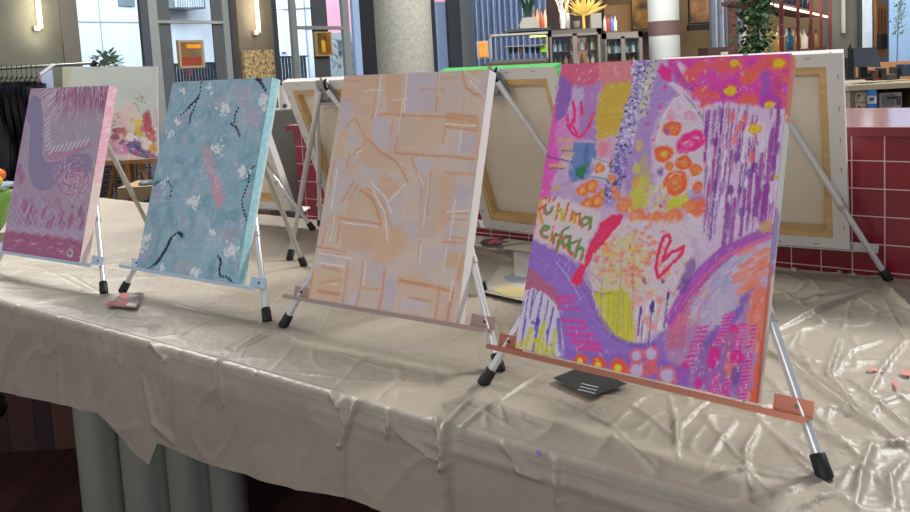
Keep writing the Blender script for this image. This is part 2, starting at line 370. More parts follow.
# ---- painting 4 : pink, orange and violet
Q4 = [(562, 64), (791, 55), (755, 403), (514, 348)]
def paint4(W, H):
    p = Paint(W, H, Q4, '#cdb2cb', .00115)
    n1 = p.noise(30, 1); n2 = p.noise(9, 2)
    p.tint(n1, .45, .8, '#b795cc', .7); p.tint(n2, .5, .9, '#dcc6d6', .5)
    # left magenta margin
    p.poly([(559, 90), (570, 112), (566, 150), (552, 185), (548, 215), (528, 262), (520, 250), (540, 150)], '#e05fb6', .95, 4, rough=2)
    p.poly([(562, 110), (585, 105), (584, 132), (572, 150), (560, 160), (556, 135)], '#d792cc', .8, 3, rough=2)
    p.poly([(561, 72), (575, 76), (573, 98), (566, 116), (556, 122), (558, 95)], '#9368b4', 1, 3, rough=1.5)
    p.poly([(575, 82), (603, 76), (598, 105), (597, 140), (580, 140), (580, 110)], '#b07fbe', .9, 3, rough=2)
    p.poly([(561, 62), (608, 60), (606, 78), (588, 86), (574, 84), (561, 74)], '#d9607c', .95, 3, rough=2)
    p.poly([(600, 60), (634, 60), (633, 86), (602, 92)], '#dd8788', .95, 3, rough=2)
    for _ in range(22): p.blob((random.uniform(572, 604), random.uniform(68, 108)), random.uniform(1, 2.5), random.uniform(1, 2), random.choice(['#dcb6cf', '#d98aa8', '#cda0c0']), .7)
    p.poly([(574, 88), (585, 88), (584, 106), (575, 107)], '#c9b6da', .8, 3)
    # ochre block
    p.poly([(606, 84), (632, 82), (633, 98), (626, 116), (617, 134), (598, 141), (596, 118), (600, 98)], '#cfae49', 1, 2.5, rough=2)
    for k in range(16):
        y = 90+k*3.1; p.line([(600+random.uniform(-2, 3), y+2), (628-k*.7+random.uniform(-3, 3), y-1)], 1.2, random.choice(['#d9bd62', '#bd9a3c', '#dcae58']), .6, dry=.4)
    # pink three-pronged mark
    for s in ([(574, 102), (575.5, 110), (575, 118), (571, 127)], [(582, 102), (583, 116)], [(568, 116), (569, 126), (573, 133), (580, 137), (587, 131), (592, 121), (594, 113)], [(575, 118), (574, 126), (578, 133)]):
        p.line(s, 3.6, '#ee3680', .95)
    p.line([(592, 121), (594, 112)], 2, '#f0694a', .8)
    # ochre dashes & blue green block
    p.poly([(575, 142), (598, 143), (597, 160), (592, 177), (572, 182), (569, 172)], '#7186be', 1, 2, rough=1)
    p.poly([(596, 140), (613, 140), (612, 160), (598, 165)], '#dca0b4', .8, 3, rough=2)
    p.poly([(592, 158), (610, 158), (610, 180), (590, 178)], '#d9cdd6', .8, 3, rough=2)
    for a, b in (((559, 140), (573, 140)), ((562, 148), (572, 147)), ((563, 155), (573, 155)), ((551, 165), (563, 165)), ((553, 190), (560, 186))):
        p.line([a, b], 4, '#dbb25e', .9, dry=.15)
    for a, b, w, c in (((547, 156), (573, 162), 1.8, '#5e4c96'), ((562, 150), (578, 151.5), 1.5, '#4c7a80'), ((550, 168), (565, 168.5), 1.3, '#77665e'), ((594, 158), (608, 162), 1.4, '#6d9fb0'), ((590, 176), (612, 180), 1.8, '#7397ae')):
        p.line([a, b], w, c, .9)
    p.blob((587, 152), 3, 9, '#4b6fa2', .8, .6); p.blob((581, 172), 6, 7, '#2e7b50', 1, .3); p.blob((587, 164), 4, 5, '#3f7d70', .8); p.blob((592, 168), 4, 6, '#9a86c0', .5)
    # orange rose clusters
    for c, r in (((583, 190), 7), ((592, 186), 8), ((598, 201), 8), ((588, 203), 7), ((604, 194), 6), ((600, 168), 6)):
        p.blob(c, r, r*.95, '#f3834f', 1, .25, .35); p.blob((c[0]+1, c[1]-1), r*.55, r*.5, '#f6a168', .9, .5); p.blob((c[0]-1, c[1]+1), r*.3, r*.3, '#ecc35f', .8, .5)
        p.blob(c, r*.8, r*.75, '#e86a3c', .7, .3, .4, ring=.12)
    p.blob((604, 148), 6, 8, '#e08c9a', .9); p.blob((613, 165), 5, 6, '#ec8a6c', .9)
    # lilac band
    p.poly([(664, 68), (690, 60), (700, 75), (676, 95), (660, 112), (652, 138), (653, 190), (640, 192), (628, 196), (622, 175), (632, 150), (640, 120), (650, 92)], '#ae8cc9', .95, 4, rough=2)
    p.poly([(638, 165), (648, 150), (652, 190), (642, 215), (628, 200)], '#bcae72', .75, 4, rough=3)
    p.poly([(632, 180), (648, 172), (650, 205), (632, 212)], '#d0ca48', .7, 5, rough=3)
    for c in ((640, 146), (636, 182), (637, 168)): p.blob(c, 4, 6, random.choice(['#d0b65c', '#e79c62', '#cfc25a']), .8)
    # splattered lavender column
    col = [(640, 62), (641, 84), (634, 108), (628, 130), (622, 152), (617, 176), (611, 200)]
    p.line(col, 15, '#ab95cc', .95, .6)
    def along(pts, t):
        t = t*(len(pts)-1); i = min(int(t), len(pts)-2); q = t-i; return (pts[i][0]*(1-q)+pts[i+1][0]*q, pts[i][1]*(1-q)+pts[i+1][1]*q)
    for _ in range(430):
        t = random.random(); c = along(col, t); w = random.uniform(-8, 8)
        cc = random.choice(['#e4dcf0', '#d5c9ea', '#8f78bb', '#e9e2f2'] if t < .6 else ['#7b5fb4', '#8d70c4', '#cfc3e6', '#6d58a0'])
        p.blob((c[0]+w, jit(c[1], 4)), random.uniform(.7, 1.9), random.uniform(.7, 1.7), cc, .9, .5)
    for _ in range(85):
        t = random.random(); c = along(col, t); p.blob((c[0]+random.uniform(-8, 9), jit(c[1], 4)), random.uniform(.9, 2.3), random.uniform(.8, 1.8), random.choice(['#494a80', '#4c6472', '#3c3f70', '#597a7c']), .85, .4)
    col2 = [(655, 64), (650, 80), (647, 98), (643, 114)]
    p.line(col2, 9, '#cfc3cc', .85, .6)
    for _ in range(90): c = along(col2, random.random()); p.blob((jit(c[0], 5), jit(c[1], 4)), random.uniform(.7, 1.8), random.uniform(.8, 2.2), random.choice(['#d3cf6a', '#e9e4ea', '#5a6b72', '#6e5d9c', '#cfd08a', '#a7b2a0']), .85, .4)
    for c in ((666, 88), (661, 108), (648, 124), (660, 128), (633, 63), (655, 140)): p.blob(c, 2.3, 2.6, '#e0569c', .85)
    # top right flower bed
    p.poly([(668, 58), (792, 53), (786, 112), (760, 106), (744, 104), (722, 104), (704, 108), (690, 92), (676, 80)], '#d84aa4', .97, 3, rough=3)
    for _ in range(80): p.blob((random.uniform(680, 788), random.uniform(60, 104)), random.uniform(2, 6), random.uniform(1.5, 4), random.choice(['#e0509a', '#c84bb0', '#e46a8a', '#d23fa6', '#c659b8']), .5, .8)
    p.poly([(662, 64), (673, 70), (672, 84), (664, 80), (658, 72)], '#e83f92', 1, 1.5)
    for a in ([(678, 66), (684, 76), (688, 70), (680, 62)], [(668, 84), (674, 82), (690, 94), (684, 98)]): p.poly(a, '#e7cfe4', .85, 1.2)
    for c, r in (((690, 77), 9), ((701, 68), 8), ((721, 66), 9), ((736, 67), 8), ((703, 93), 9), ((707, 105), 6), ((750, 76), 9), ((758, 70), 6), ((768, 62), 8), ((779, 66), 10), ((716, 96), 6), ((748, 80), 7), ((730, 90), 8), ((745, 100), 7), ((752, 102), 8), ((776, 101), 9), ((783, 80), 6), ((758, 128), 13), ((768, 122), 9)):
        p.blob(c, r, r*.85, '#ee6a4c', .75, .5, .4)
    p.poly([(762, 72), (770, 72), (769, 100), (762, 102)], '#8c5db4', .8, 3, rough=2); p.poly([(774, 78), (783, 78), (782, 96), (774, 96)], '#c0508a', .8, 3)
    p.blob((770, 106), 11, 12, '#b444b2', .9, .3, .15, ring=.3); p.blob((731, 90), 12, 11, '#cf45a8', .7, .4, .2, ring=.3)
    p.blob((757, 130), 12, 13, '#c052b6', .85, .3, .15, ring=.18)
    # drips zone
    p.poly([(704, 108), (722, 103), (745, 106), (786, 112), (778, 226), (745, 232), (716, 250), (702, 262), (697, 235), (703, 170)], '#d9c0da', .95, 3, rough=2)
    for k in range(150):
        x = random.uniform(704, 783); y0 = random.uniform(102, 205); L = random.uniform(8, 48)
        if y0+L > 240: L = 236-y0
        c = random.choice(['#8c3a9c', '#a03a98', '#7d3f9e', '#b84698', '#9a4fb0', '#c0487e', '#74489c']); dx = -L*.10
        p.line([(x, y0), (x+dx, y0+L)], random.uniform(.9, 2.3), c, random.uniform(.6, .95), .5, taper=random.random() < .6)
    for k in range(55):
        x = random.uniform(708, 780); y0 = random.uniform(108, 200); L = random.uniform(8, 30); p.line([(x, y0), (x-L*.1, y0+L)], random.uniform(.6, 1.3), random.choice(['#eee0ec', '#e3d3e6', '#dfe0e6']), .85)
    for x, y0, y1, w in ((710, 112, 160, 3), (716, 180, 240, 3), (728, 205, 250, 4.5), (735, 200, 246, 4), (745, 190, 236, 3), (754, 150, 210, 3.5), (762, 155, 215, 4), (766, 188, 222, 7), (773, 130, 215, 3.5), (779, 110, 180, 3.5), (720, 150, 190, 2.5), (740, 140, 160, 3)):
        p.line([(x, y0), (x-(y1-y0)*.1, y1)], w, random.choice(['#8c2f93', '#963a9c', '#7a3f9a']), .85, .4)
    for c in ((755, 168), (749, 174), (742, 212), (738, 158), (716, 142), (731, 190)): p.blob(c, 3, 5, random.choice(['#7d2f8e', '#5b5fa6', '#7a4ea8']), .85, .4)
    for c in ((735, 140), (740, 128), (733, 118), (752, 158), (745, 120)): p.blob(c, 3, 6, '#ee7468', .7, .5)
    p.blob((749, 133), 5, 6, '#f0dce8', .8)
    for c, r in (((735, 65), 4.5), ((731, 92), 6), ((779, 65), 6), ((770, 106), 4.5), ((755, 130), 6.2), ((776, 178), 2.2)):
        p.blob(c, r, r*.8, '#d8a32c', 1, .2, .3); p.blob((c[0], c[1]-.5), r*.8, r*.6, '#ecc63a', 1, .4, .3); p.line([(c[0]-r*.4, c[1]+.5), (c[0]+r*.4, c[1]-1)], .8, '#c3962a', .8)
    # white oval with rings
    p.poly([(686, 94), (704, 112), (704, 180), (700, 240), (684, 235), (690, 205), (664, 196), (655, 170), (657, 140), (664, 114), (674, 101)], '#dccbd8', .95, 3, rough=2)
    p.line([(684, 94), (672, 104), (663, 120), (658, 142)], 1.6, '#e9dfe9', .9)
    p.line([(684, 94), (704, 118)], 1.2, '#6d6d86', .8); p.line([(678, 74), (694, 92)], 2.0, '#7a58a8', .9); p.line([(690, 100), (706, 124)], 1.0, '#8a7a96', .7)
    for c in ((680, 108), (676, 118), (690, 114), (695, 120), (672, 112)): p.blob(c, 3, 3, '#e2a0bc', .6, .7)
    p.blob((690, 116), 6, 5, '#dd86ac', .6, .4, ring=.3); p.blob((671, 118), 3.5, 4, '#e68ba4', .7)
    def rose(c, rx, ry, c1='#f0683c', c2='#f49a5e', rot=0):
        p.blob(c, rx, ry, c2, .95, .25, .2, rot=rot); p.blob(c, rx, ry, c1, .95, .25, .2, ring=.22, rot=rot); p.blob((c[0]-.5, c[1]-.5), rx*.55, ry*.5, c1, .7, .3, .3, ring=.3)
    rose((673, 129), 10, 8); p.blob((668, 131), 3, 3, '#8a66b0', .8); rose((664, 154), 10, 8.5); p.blob((665, 154), 3, 3, '#e2c34c', .9)
    p.blob((692, 141), 15, 10, '#ee3a90', 1, .25, .2, rot=-.35); p.blob((693, 142), 9, 5.5, '#f06aa6', .9, .4, .2, rot=-.35); p.line([(686, 143), (692, 139), (699, 138)], 1.4, '#f5cfe2', .8)
    p.blob((688, 146), 12, 8, '#e22c80', .8, .3, .2, ring=.2, rot=-.3)
    rose((684, 163), 8.5, 7); rose((670, 166), 4.5, 4.5, '#ee7c46', '#eea060'); rose((696, 170), 6, 6, '#f07c40', '#f28c50')
    rose((676, 183), 12.5, 12.5); p.line([(669, 178), (675, 173), (682, 175)], 1.3, '#f7c9a2', .8); rose((698, 188), 5, 6, '#ee6f48', '#f08058')
    p.blob((661, 172), 4, 5, '#a17ec0', .8); p.blob((661, 172), 2, 2, '#6d4f86', .8)
    p.poly([(666, 200), (690, 192), (688, 207), (667, 210)], '#cfca3c', .95, 2, rough=1)
    p.blob((697, 206), 9, 10, '#ee7048', .95, .25, .2); p.blob((695, 196), 8, 6, '#a98ac6', .6)
    for c, r in (((625, 205), 9), ((617, 195), 5), ((638, 217), 9.5), ((655, 219), 9), ((674, 217), 10), ((613, 178), 5), ((615, 188), 4), ((690, 207), 7), ((659, 220), 6)):
        p.blob(c, r, r*.9, '#f08350', .95, .3, .25); p.blob((c[0]-1, c[1]), r*.55, r*.5, '#f3a070', .7, .5, ring=.3)
    p.blob((616, 183), 3, 3, '#4b4c86', .9); p.blob((638, 196), 5, 9, '#cdc644', .7, .6)
    for _ in range(120):
        c = (random.uniform(646, 668), random.uniform(186, 212)); p.blob(c, random.uniform(.6, 2), random.uniform(.6, 2), random.choice(['#d8d07a', '#e8c9b0', '#dcd6c8', '#e08aa0', '#cfd08c']), .7)
    p.blob((661, 206), 1.6, 2, '#e4487c', .9)
    # speckled middle
    p.poly([(622, 220), (690, 222), (694, 262), (680, 300), (668, 330), (630, 345), (606, 335), (592, 300), (590, 262), (604, 240)], '#dbcad3', .95, 4, rough=2)
    p.poly([(600, 240), (640, 232), (645, 290), (600, 295), (590, 270)], '#d5c97c', .55, 9, rough=4)
    for _ in range(190):
        c = (random.gauss(632, 19), random.gauss(262, 22))
        if c[0] < 596 or c[0] > 690: continue
        p.blob(c, random.uniform(.8, 3.4), random.uniform(.8, 3), random.choice(['#f09468', '#f07e58', '#e2c84a', '#d9cf5a', '#ee8f8a', '#e9a3a0', '#f2a878', '#ea8098']), .8, .4)
    for _ in range(90): p.blob((random.uniform(596, 692), random.uniform(225, 310)), random.uniform(.4, 1.1), random.uniform(.4, 1.1), random.choice(['#e8e0e6', '#c9a7c0', '#e8d070', '#8a8a94']), .8)
    # yellow bowl
    p.poly([(592, 292), (622, 288), (634, 300), (634, 345), (620, 344), (605, 334), (596, 316)], '#cfc73c', .95, 2.5, rough=2)
    for x in range(594, 636, 3):
        p.line([(x+random.uniform(-1, 1), 292), (x+random.uniform(-3, 0), 338)], 1.3, random.choice(['#b6ab32', '#e0d957', '#a8a052', '#d8c85c', '#e4d790']), .6, dry=.2)
    p.line([(592, 291), (604, 294), (612, 293)], 1.2, '#7d7d58', .8)
    for x in (603, 622, 634): p.line([(x, 255+random.uniform(-5, 20)), (x-3, 330)], 1, '#a88a8e', .7)
    for k in range(34):
        x = random.uniform(634, 672); y = random.uniform(290, 330); p.line([(x, y), (x-1.5, y+random.uniform(6, 18))], random.uniform(.8, 2.2), random.choice(['#f0e6ec', '#e9b7b4', '#ee9a90', '#e3d2df']), .8)
    for x, y0, y1 in ((641, 308, 335), (653, 300, 342), (668, 293, 328), (640, 310, 325), (649, 335, 346), (643, 320, 340)): p.line([(x, y0), (x-3.5*(y1-y0)/30, y1)], 1.6, '#6a4aa0', .9, .3)
    p.blob((652, 307), 2.6, 6, '#5a3f98', 1, .3); p.blob((641, 310), 1.5, 4, '#6a4aa0', 1); p.blob((668, 296), 1.5, 5, '#5a3a90', 1)
    for c in ((644, 281), (663, 281)): p.blob(c, 1.9, 2.4, '#6f5f8c', .9)
    for c in ((650, 295), (648, 262), (646, 320), (652, 326), (640, 300), (660, 300)): p.blob(c, 4, 4, '#ee8f84', .7, .6)
    # violet bands
    band = [(527, 236), (545, 250), (563, 262), (580, 276), (590, 292), (598, 316), (608, 334), (626, 346), (646, 348), (662, 338), (672, 320), (682, 296), (700, 270), (722, 250), (745, 238), (775, 226)]
    p.poly([(531, 236), (550, 248), (572, 260), (590, 282), (596, 305), (603, 328), (620, 342), (646, 345), (660, 340), (690, 330), (680, 384), (640, 374), (575, 360), (560, 356), (556, 300), (527, 290), (524, 262)], '#9a72c6', .97, 2, rough=1.5)
    for _ in range(60): p.line([(a := random.uniform(535, 600), b := random.uniform(250, 350)), (a+random.uniform(4, 12), b+random.uniform(2, 10))], random.uniform(.8, 2), random.choice(['#a683d2', '#8a62bb', '#b294d6', '#8f68c4']), .5)
    p.line([(556, 262), (566, 274), (574, 286), (580, 300)], 1.5, '#cbbbe4', .7); p.line([(577, 278), (590, 300), (597, 318), (606, 332), (620, 342)], 1.4, '#7a5a9e', .8); p.line([(583, 276), (592, 290), (598, 308)], 1.6, '#d9c3a8', .7)
    p.line([(600, 318), (612, 336), (632, 346), (652, 345), (668, 330)], 5, '#8560bd', .7)
    for _ in range(26): p.blob((random.uniform(536, 596), random.uniform(248, 300)), random.uniform(.6, 1.8), random.uniform(.6, 1.5), '#c9a264', .7)
    p.poly([(528, 266), (544, 280), (556, 290), (561, 306), (556, 312), (546, 298), (523, 290)], '#b96a86', .97, 1.5, rough=1)
    # lower left drips
    p.poly([(522, 292), (532, 288), (545, 294), (556, 306), (560, 322), (564, 358), (512, 348)], '#d9cfe0', 1, 1.2, rough=1)
    for a, b, w in (((533, 290), (529, 318), 2.6), ((528, 292), (521, 340), 1.8), ((542, 294), (534, 330), 2.4), ((538, 320), (532, 352), 3), ((548, 300), (543, 325), 2), ((553, 308), (546, 340), 2.4), ((558, 320), (560, 350), 4.5), ((525, 320), (520, 346), 2.6), ((531, 322), (536, 325), 3), ((537, 290), (532, 305), 1.5), ((547, 330), (545, 352), 2.6), ((541, 300), (537, 318), 1.2), ((523, 300), (519, 320), 1.4), ((551, 345), (553, 356), 3)):
        p.line([a, b], w, random.choice(['#6c55a8', '#7a62b8', '#8068be']), .9, .3)
    p.blob((537, 322), 3, 5, '#6d4fae', .95)
    for a, b, w in (((530, 330), (524, 350), 5.5), ((543, 325), (536, 352), 6), ((555, 330), (551, 356), 5), ((522, 342), (514, 349), 5), ((546, 346), (542, 354), 6), ((534, 340), (548, 352), 5)):
        p.line([a, b], w, '#cdc936', .95, .35, dry=.1)
    for k in range(12): x = random.uniform(518, 556); p.line([(x, 335), (x-2, 350)], 1, random.choice(['#e0dc5c', '#a9a236', '#dfe0d0']), .7)
    # magenta dashes
    for a, b, w in (((556, 298), (573, 296), 3.4), ((560, 303), (574, 301), 3), ((562, 309), (578, 308), 3), ((561, 320), (584, 322), 3), ((566, 328), (586, 328), 3.4), ((567, 334), (592, 336), 4), ((572, 341), (598, 344), 4.5), ((577, 348), (600, 350), 4.5), ((574, 333), (575, 346), 1.5)):
        p.line([a, b], w, '#e0479c', .92, .3, dry=.1)
    # lower right sweep
    p.poly([(777, 224), (756, 404), (676, 386), (664, 346), (668, 318), (684, 292), (700, 268), (724, 250), (748, 238)], '#b98ab8', 1, 2, rough=1)
    p.poly([(668, 315), (688, 290), (706, 268), (712, 282), (696, 312), (684, 346), (666, 350)], '#cc6f92', .85, 3, rough=2)
    p.poly([(777, 234), (758, 240), (735, 252), (715, 272), (702, 290), (690, 315), (700, 330), (722, 326), (745, 300), (755, 290), (770, 280)], '#c3b6d0', .95, 4, rough=3)
    for k in range(80):
        t = random.random(); x = 690+70*t+random.uniform(-8, 8); y = 318-75*t+random.uniform(-10, 14); p.line([(x, y), (x+8, y-random.uniform(6, 11))], random.uniform(1, 2.8), random.choice(['#cfc6da', '#b7a6cc', '#d7a8b6', '#b29ad0', '#aab0cc', '#e0c8cc']), .6)
    for k in range(40):
        t = random.random(); x = 738+30*random.random(); y = 246+60*t; p.line([(x-6, y+4), (x+8, y-3)], random.uniform(2, 4.5), random.choice(['#ee8560', '#e98e78', '#ef7a50', '#e6a094']), .7)
    for k in range(30): x = random.uniform(672, 706); y = random.uniform(290, 340); p.line([(x, y), (x+5, y-8)], random.uniform(1, 3), random.choice(['#e07a94', '#c56cae', '#de8d8a', '#b98ccc']), .6)
    p.line([(669, 320), (682, 296), (700, 272), (722, 252), (745, 241), (774, 229)], 8, '#a655b4', .95, .4)
    p.line([(672, 326), (688, 298), (705, 276), (726, 257), (748, 246), (768, 238)], 4, '#e0609c', .85, .5)
    p.line([(680, 312), (694, 292), (712, 272), (732, 256)], 2.5, '#7a58b4', .6, .5); p.line([(668, 316), (690, 286), (708, 264)], 3, '#c060c4', .8)
    for c in ((687, 278), (691, 266), (683, 286)): p.blob(c, 5, 7, '#7c4c9c', .8, .5)
    p.poly([(744, 292), (752, 290), (738, 320), (718, 345), (700, 352), (706, 336), (728, 318)], '#8562bc', .95, 3, rough=2)
    p.poly([(756, 290), (772, 285), (762, 345), (752, 340), (748, 318)], '#ea8064', .9, 4, rough=2)
    p.poly([(700, 340), (740, 330), (750, 395), (690, 385)], '#8c5cae', .7, 6, rough=3)
    p.blob((729, 345), 5, 10, '#b46a94', .8); p.blob((731, 366), 6, 12, '#ee7a62', .8); p.blob((735, 375), 4, 8, '#6d4aa0', .8)
    for (x0, y0, x1, y1, w, n_) in ((703, 327, 688, 366, 10, 9), (729, 314, 718, 343, 9, 9), (742, 325, 737, 350, 8, 8), (748, 354, 742, 398, 8, 13), (716, 375, 712, 394, 8, 7), (727, 380, 724, 396, 7, 6), (736, 352, 733, 362, 9, 4), (754, 326, 748, 346, 6, 6)):
        for k in range(n_):
            t = k/(n_-1); x = x0+(x1-x0)*t; y = y0+(y1-y0)*t; p.line([(x-w/2, y+1), (x+w/2, y-.5)], 2.2, random.choice(['#d8389c', '#cc3aa6', '#e0489c']), .92, .3); p.line([(x-w/2, y+2.4), (x+w/2, y+1.1)], .7, '#d7a9d6', .7)
    for c, rx, ry in (((683, 373), 6, 9), ((714, 355), 5, 9), ((737, 357), 6, 6), ((733, 329), 4, 4), ((711, 362), 4, 6), ((698, 383), 4, 5)): p.blob(c, rx, ry, '#dd2f92', .95, .25)
    for k in range(90):
        x = random.uniform(692, 752); y = random.uniform(340, 398); p.line([(x, y), (x+random.uniform(-2, 2), y+random.uniform(2, 5))], random.uniform(.6, 1.4), random.choice(['#e7bfe0', '#d43a9c', '#a05cc0', '#e3a6d4', '#c9389a']), .75)
    p.poly([(770, 288), (777, 290), (757, 406), (748, 404)], '#ef6440', .95, 2, rough=1.5)
    for k in range(26): x = random.uniform(746, 766); y = random.uniform(300, 396); p.line([(x, y), (x-1, y+6)], 2, random.choice(['#ee7a58', '#e9a08c', '#d85a70']), .7)
    p.poly([(758, 224), (772, 218), (772, 232), (762, 234)], '#c9a25c', .8, 2)
    # bottom row
    p.poly([(560, 350), (600, 356), (640, 352), (690, 370), (690, 392), (560, 362)], '#8e68c2', .8, 4)
    for c, r in (((580, 361), 7.5), ((598, 365), 8.5), ((618, 368), 9.5)):
        p.blob(c, r, r*.95, '#e8634c', 1, .2, .1); p.blob((c[0]-.5, c[1]+.5), r*.42, r*.42, '#ecc838', 1, .25, .15); p.blob((c[0]-.5, c[1]), r*.25, r*.25, '#f0dc60', .9)
    for c, r in (((636, 356), 6), ((651, 354), 6.5), ((636, 371), 7.5), ((667, 376), 7.5), ((650, 368), 6)):
        p.blob(c, r*1.25, r*1.2, '#e8706c', .8, .3, .15, ring=.22)
        p.blob(c, r*.8, r*.8, '#cdbfe0' if r != 6 or c[0] < 645 else '#e26d74', .95, .3, .15)
    p.line([(655, 385), (680, 394)], 2.5, '#a37cc8', .7)
    p.flecks(2300, 5, 1.3, .2, pi/2, .35, .7)
    # red diagonal
    p.poly([(602, 222), (612, 214), (624, 214), (622, 222), (606, 240), (593, 256), (586, 268), (581, 284), (576, 286), (570, 281), (578, 266), (583, 250), (592, 236)], '#f23e6a', 1, 1, rough=1)
    for k in range(16): t = random.random(); p.line([(612-28*t+random.uniform(-4, 4), 220+45*t), (606-28*t, 230+45*t)], 1.2, random.choice(['#f2607c', '#e63462', '#f0507a']), .6)
    p.line([(598, 226), (586, 246), (578, 264)], 5, '#a68acc', .85)
    # heart
    hpts = [(658, 277), (656, 268), (658, 255), (661, 245), (664, 237), (669, 234.5), (671, 240), (667, 249), (664, 256), (663, 261), (672, 252.5), (684, 246.5), (682, 254), (671, 265), (659, 277)]
    p.line(hpts, 3.5, '#f03a6e', 1, .25)
    # writing
    p.poly([(541, 200), (560, 196), (600, 212), (600, 226), (590, 240), (583, 264), (566, 252), (548, 244), (533, 240)], '#dccdd0', .95, 2.5, rough=1.5)
    red, gr, yl, ora = '#e8485c', '#2fa04c', '#cfc24a', '#f08a48'
    def wr(pts, c, w=2.3): p.line(pts, w, c, .95, .3)
    L = [([(547, 197), (542, 199), (540, 209), (541.5, 217), (543, 223)], ora), ([(536.5, 209), (541, 208), (546, 204)], red),
         ([(545, 206), (546, 211.5), (549, 213.5), (552, 211), (553, 206)], gr), ([(550.5, 199), (549.5, 201.5)], red), ([(555, 197.5), (553.8, 200)], red),
         ([(559, 203), (556.5, 219)], red), ([(557.5, 212), (561, 209), (563, 212), (563, 219)], yl),
         ([(569.5, 202.5), (567, 211), (564.5, 219.5)], red),
         ([(573, 211), (571, 221)], red), ([(572.5, 214), (576, 212), (575.5, 222)], ora), ([(576, 214.5), (580.5, 213), (580, 224)], red),
         ([(592, 218), (586, 216), (582, 221), (584, 226), (589, 222), (592, 217.5)], gr), ([(592, 217), (590.5, 228)], gr),
         ([(543, 229), (548, 229.5), (549, 226), (545, 225), (541.5, 230), (543, 235), (548, 237)], gr), ([(552.5, 231), (551, 240)], red), ([(553.5, 226.5), (553.2, 227.5)], red),
         ([(556, 233), (553.5, 243)], gr), ([(555.5, 236), (559, 234), (560.5, 237), (558.5, 245)], gr),
         ([(568.5, 227), (564, 229.5), (560, 241), (557, 251)], gr), ([(560, 236), (567, 238)], red),
         ([(571, 236), (565.5, 236), (562.5, 242), (566, 246.5), (570, 241), (571, 236)], gr), ([(571, 236), (569, 248)], gr),
         ([(577, 241), (571, 242.5), (570, 250), (574, 254)], gr), ([(581, 239), (578, 248), (576, 257)], gr), ([(577.5, 250), (582, 247), (584, 250), (582, 259)], gr)]
    for pts, c in L:
        under = [(x-1.6, y+1.2) for x, y in pts]; wr(under, red if c == gr else yl, 2.4)
    for pts, c in L: wr(pts, c)
    for pts, c in L[::2]: wr([(x+.8, y-.4) for x, y in pts[:2]], '#5a7a3a', .8)
    p.flecks(500, 4, 1.1, .15, None, .3); p.grain(.07, 1.12, 1.08); return p
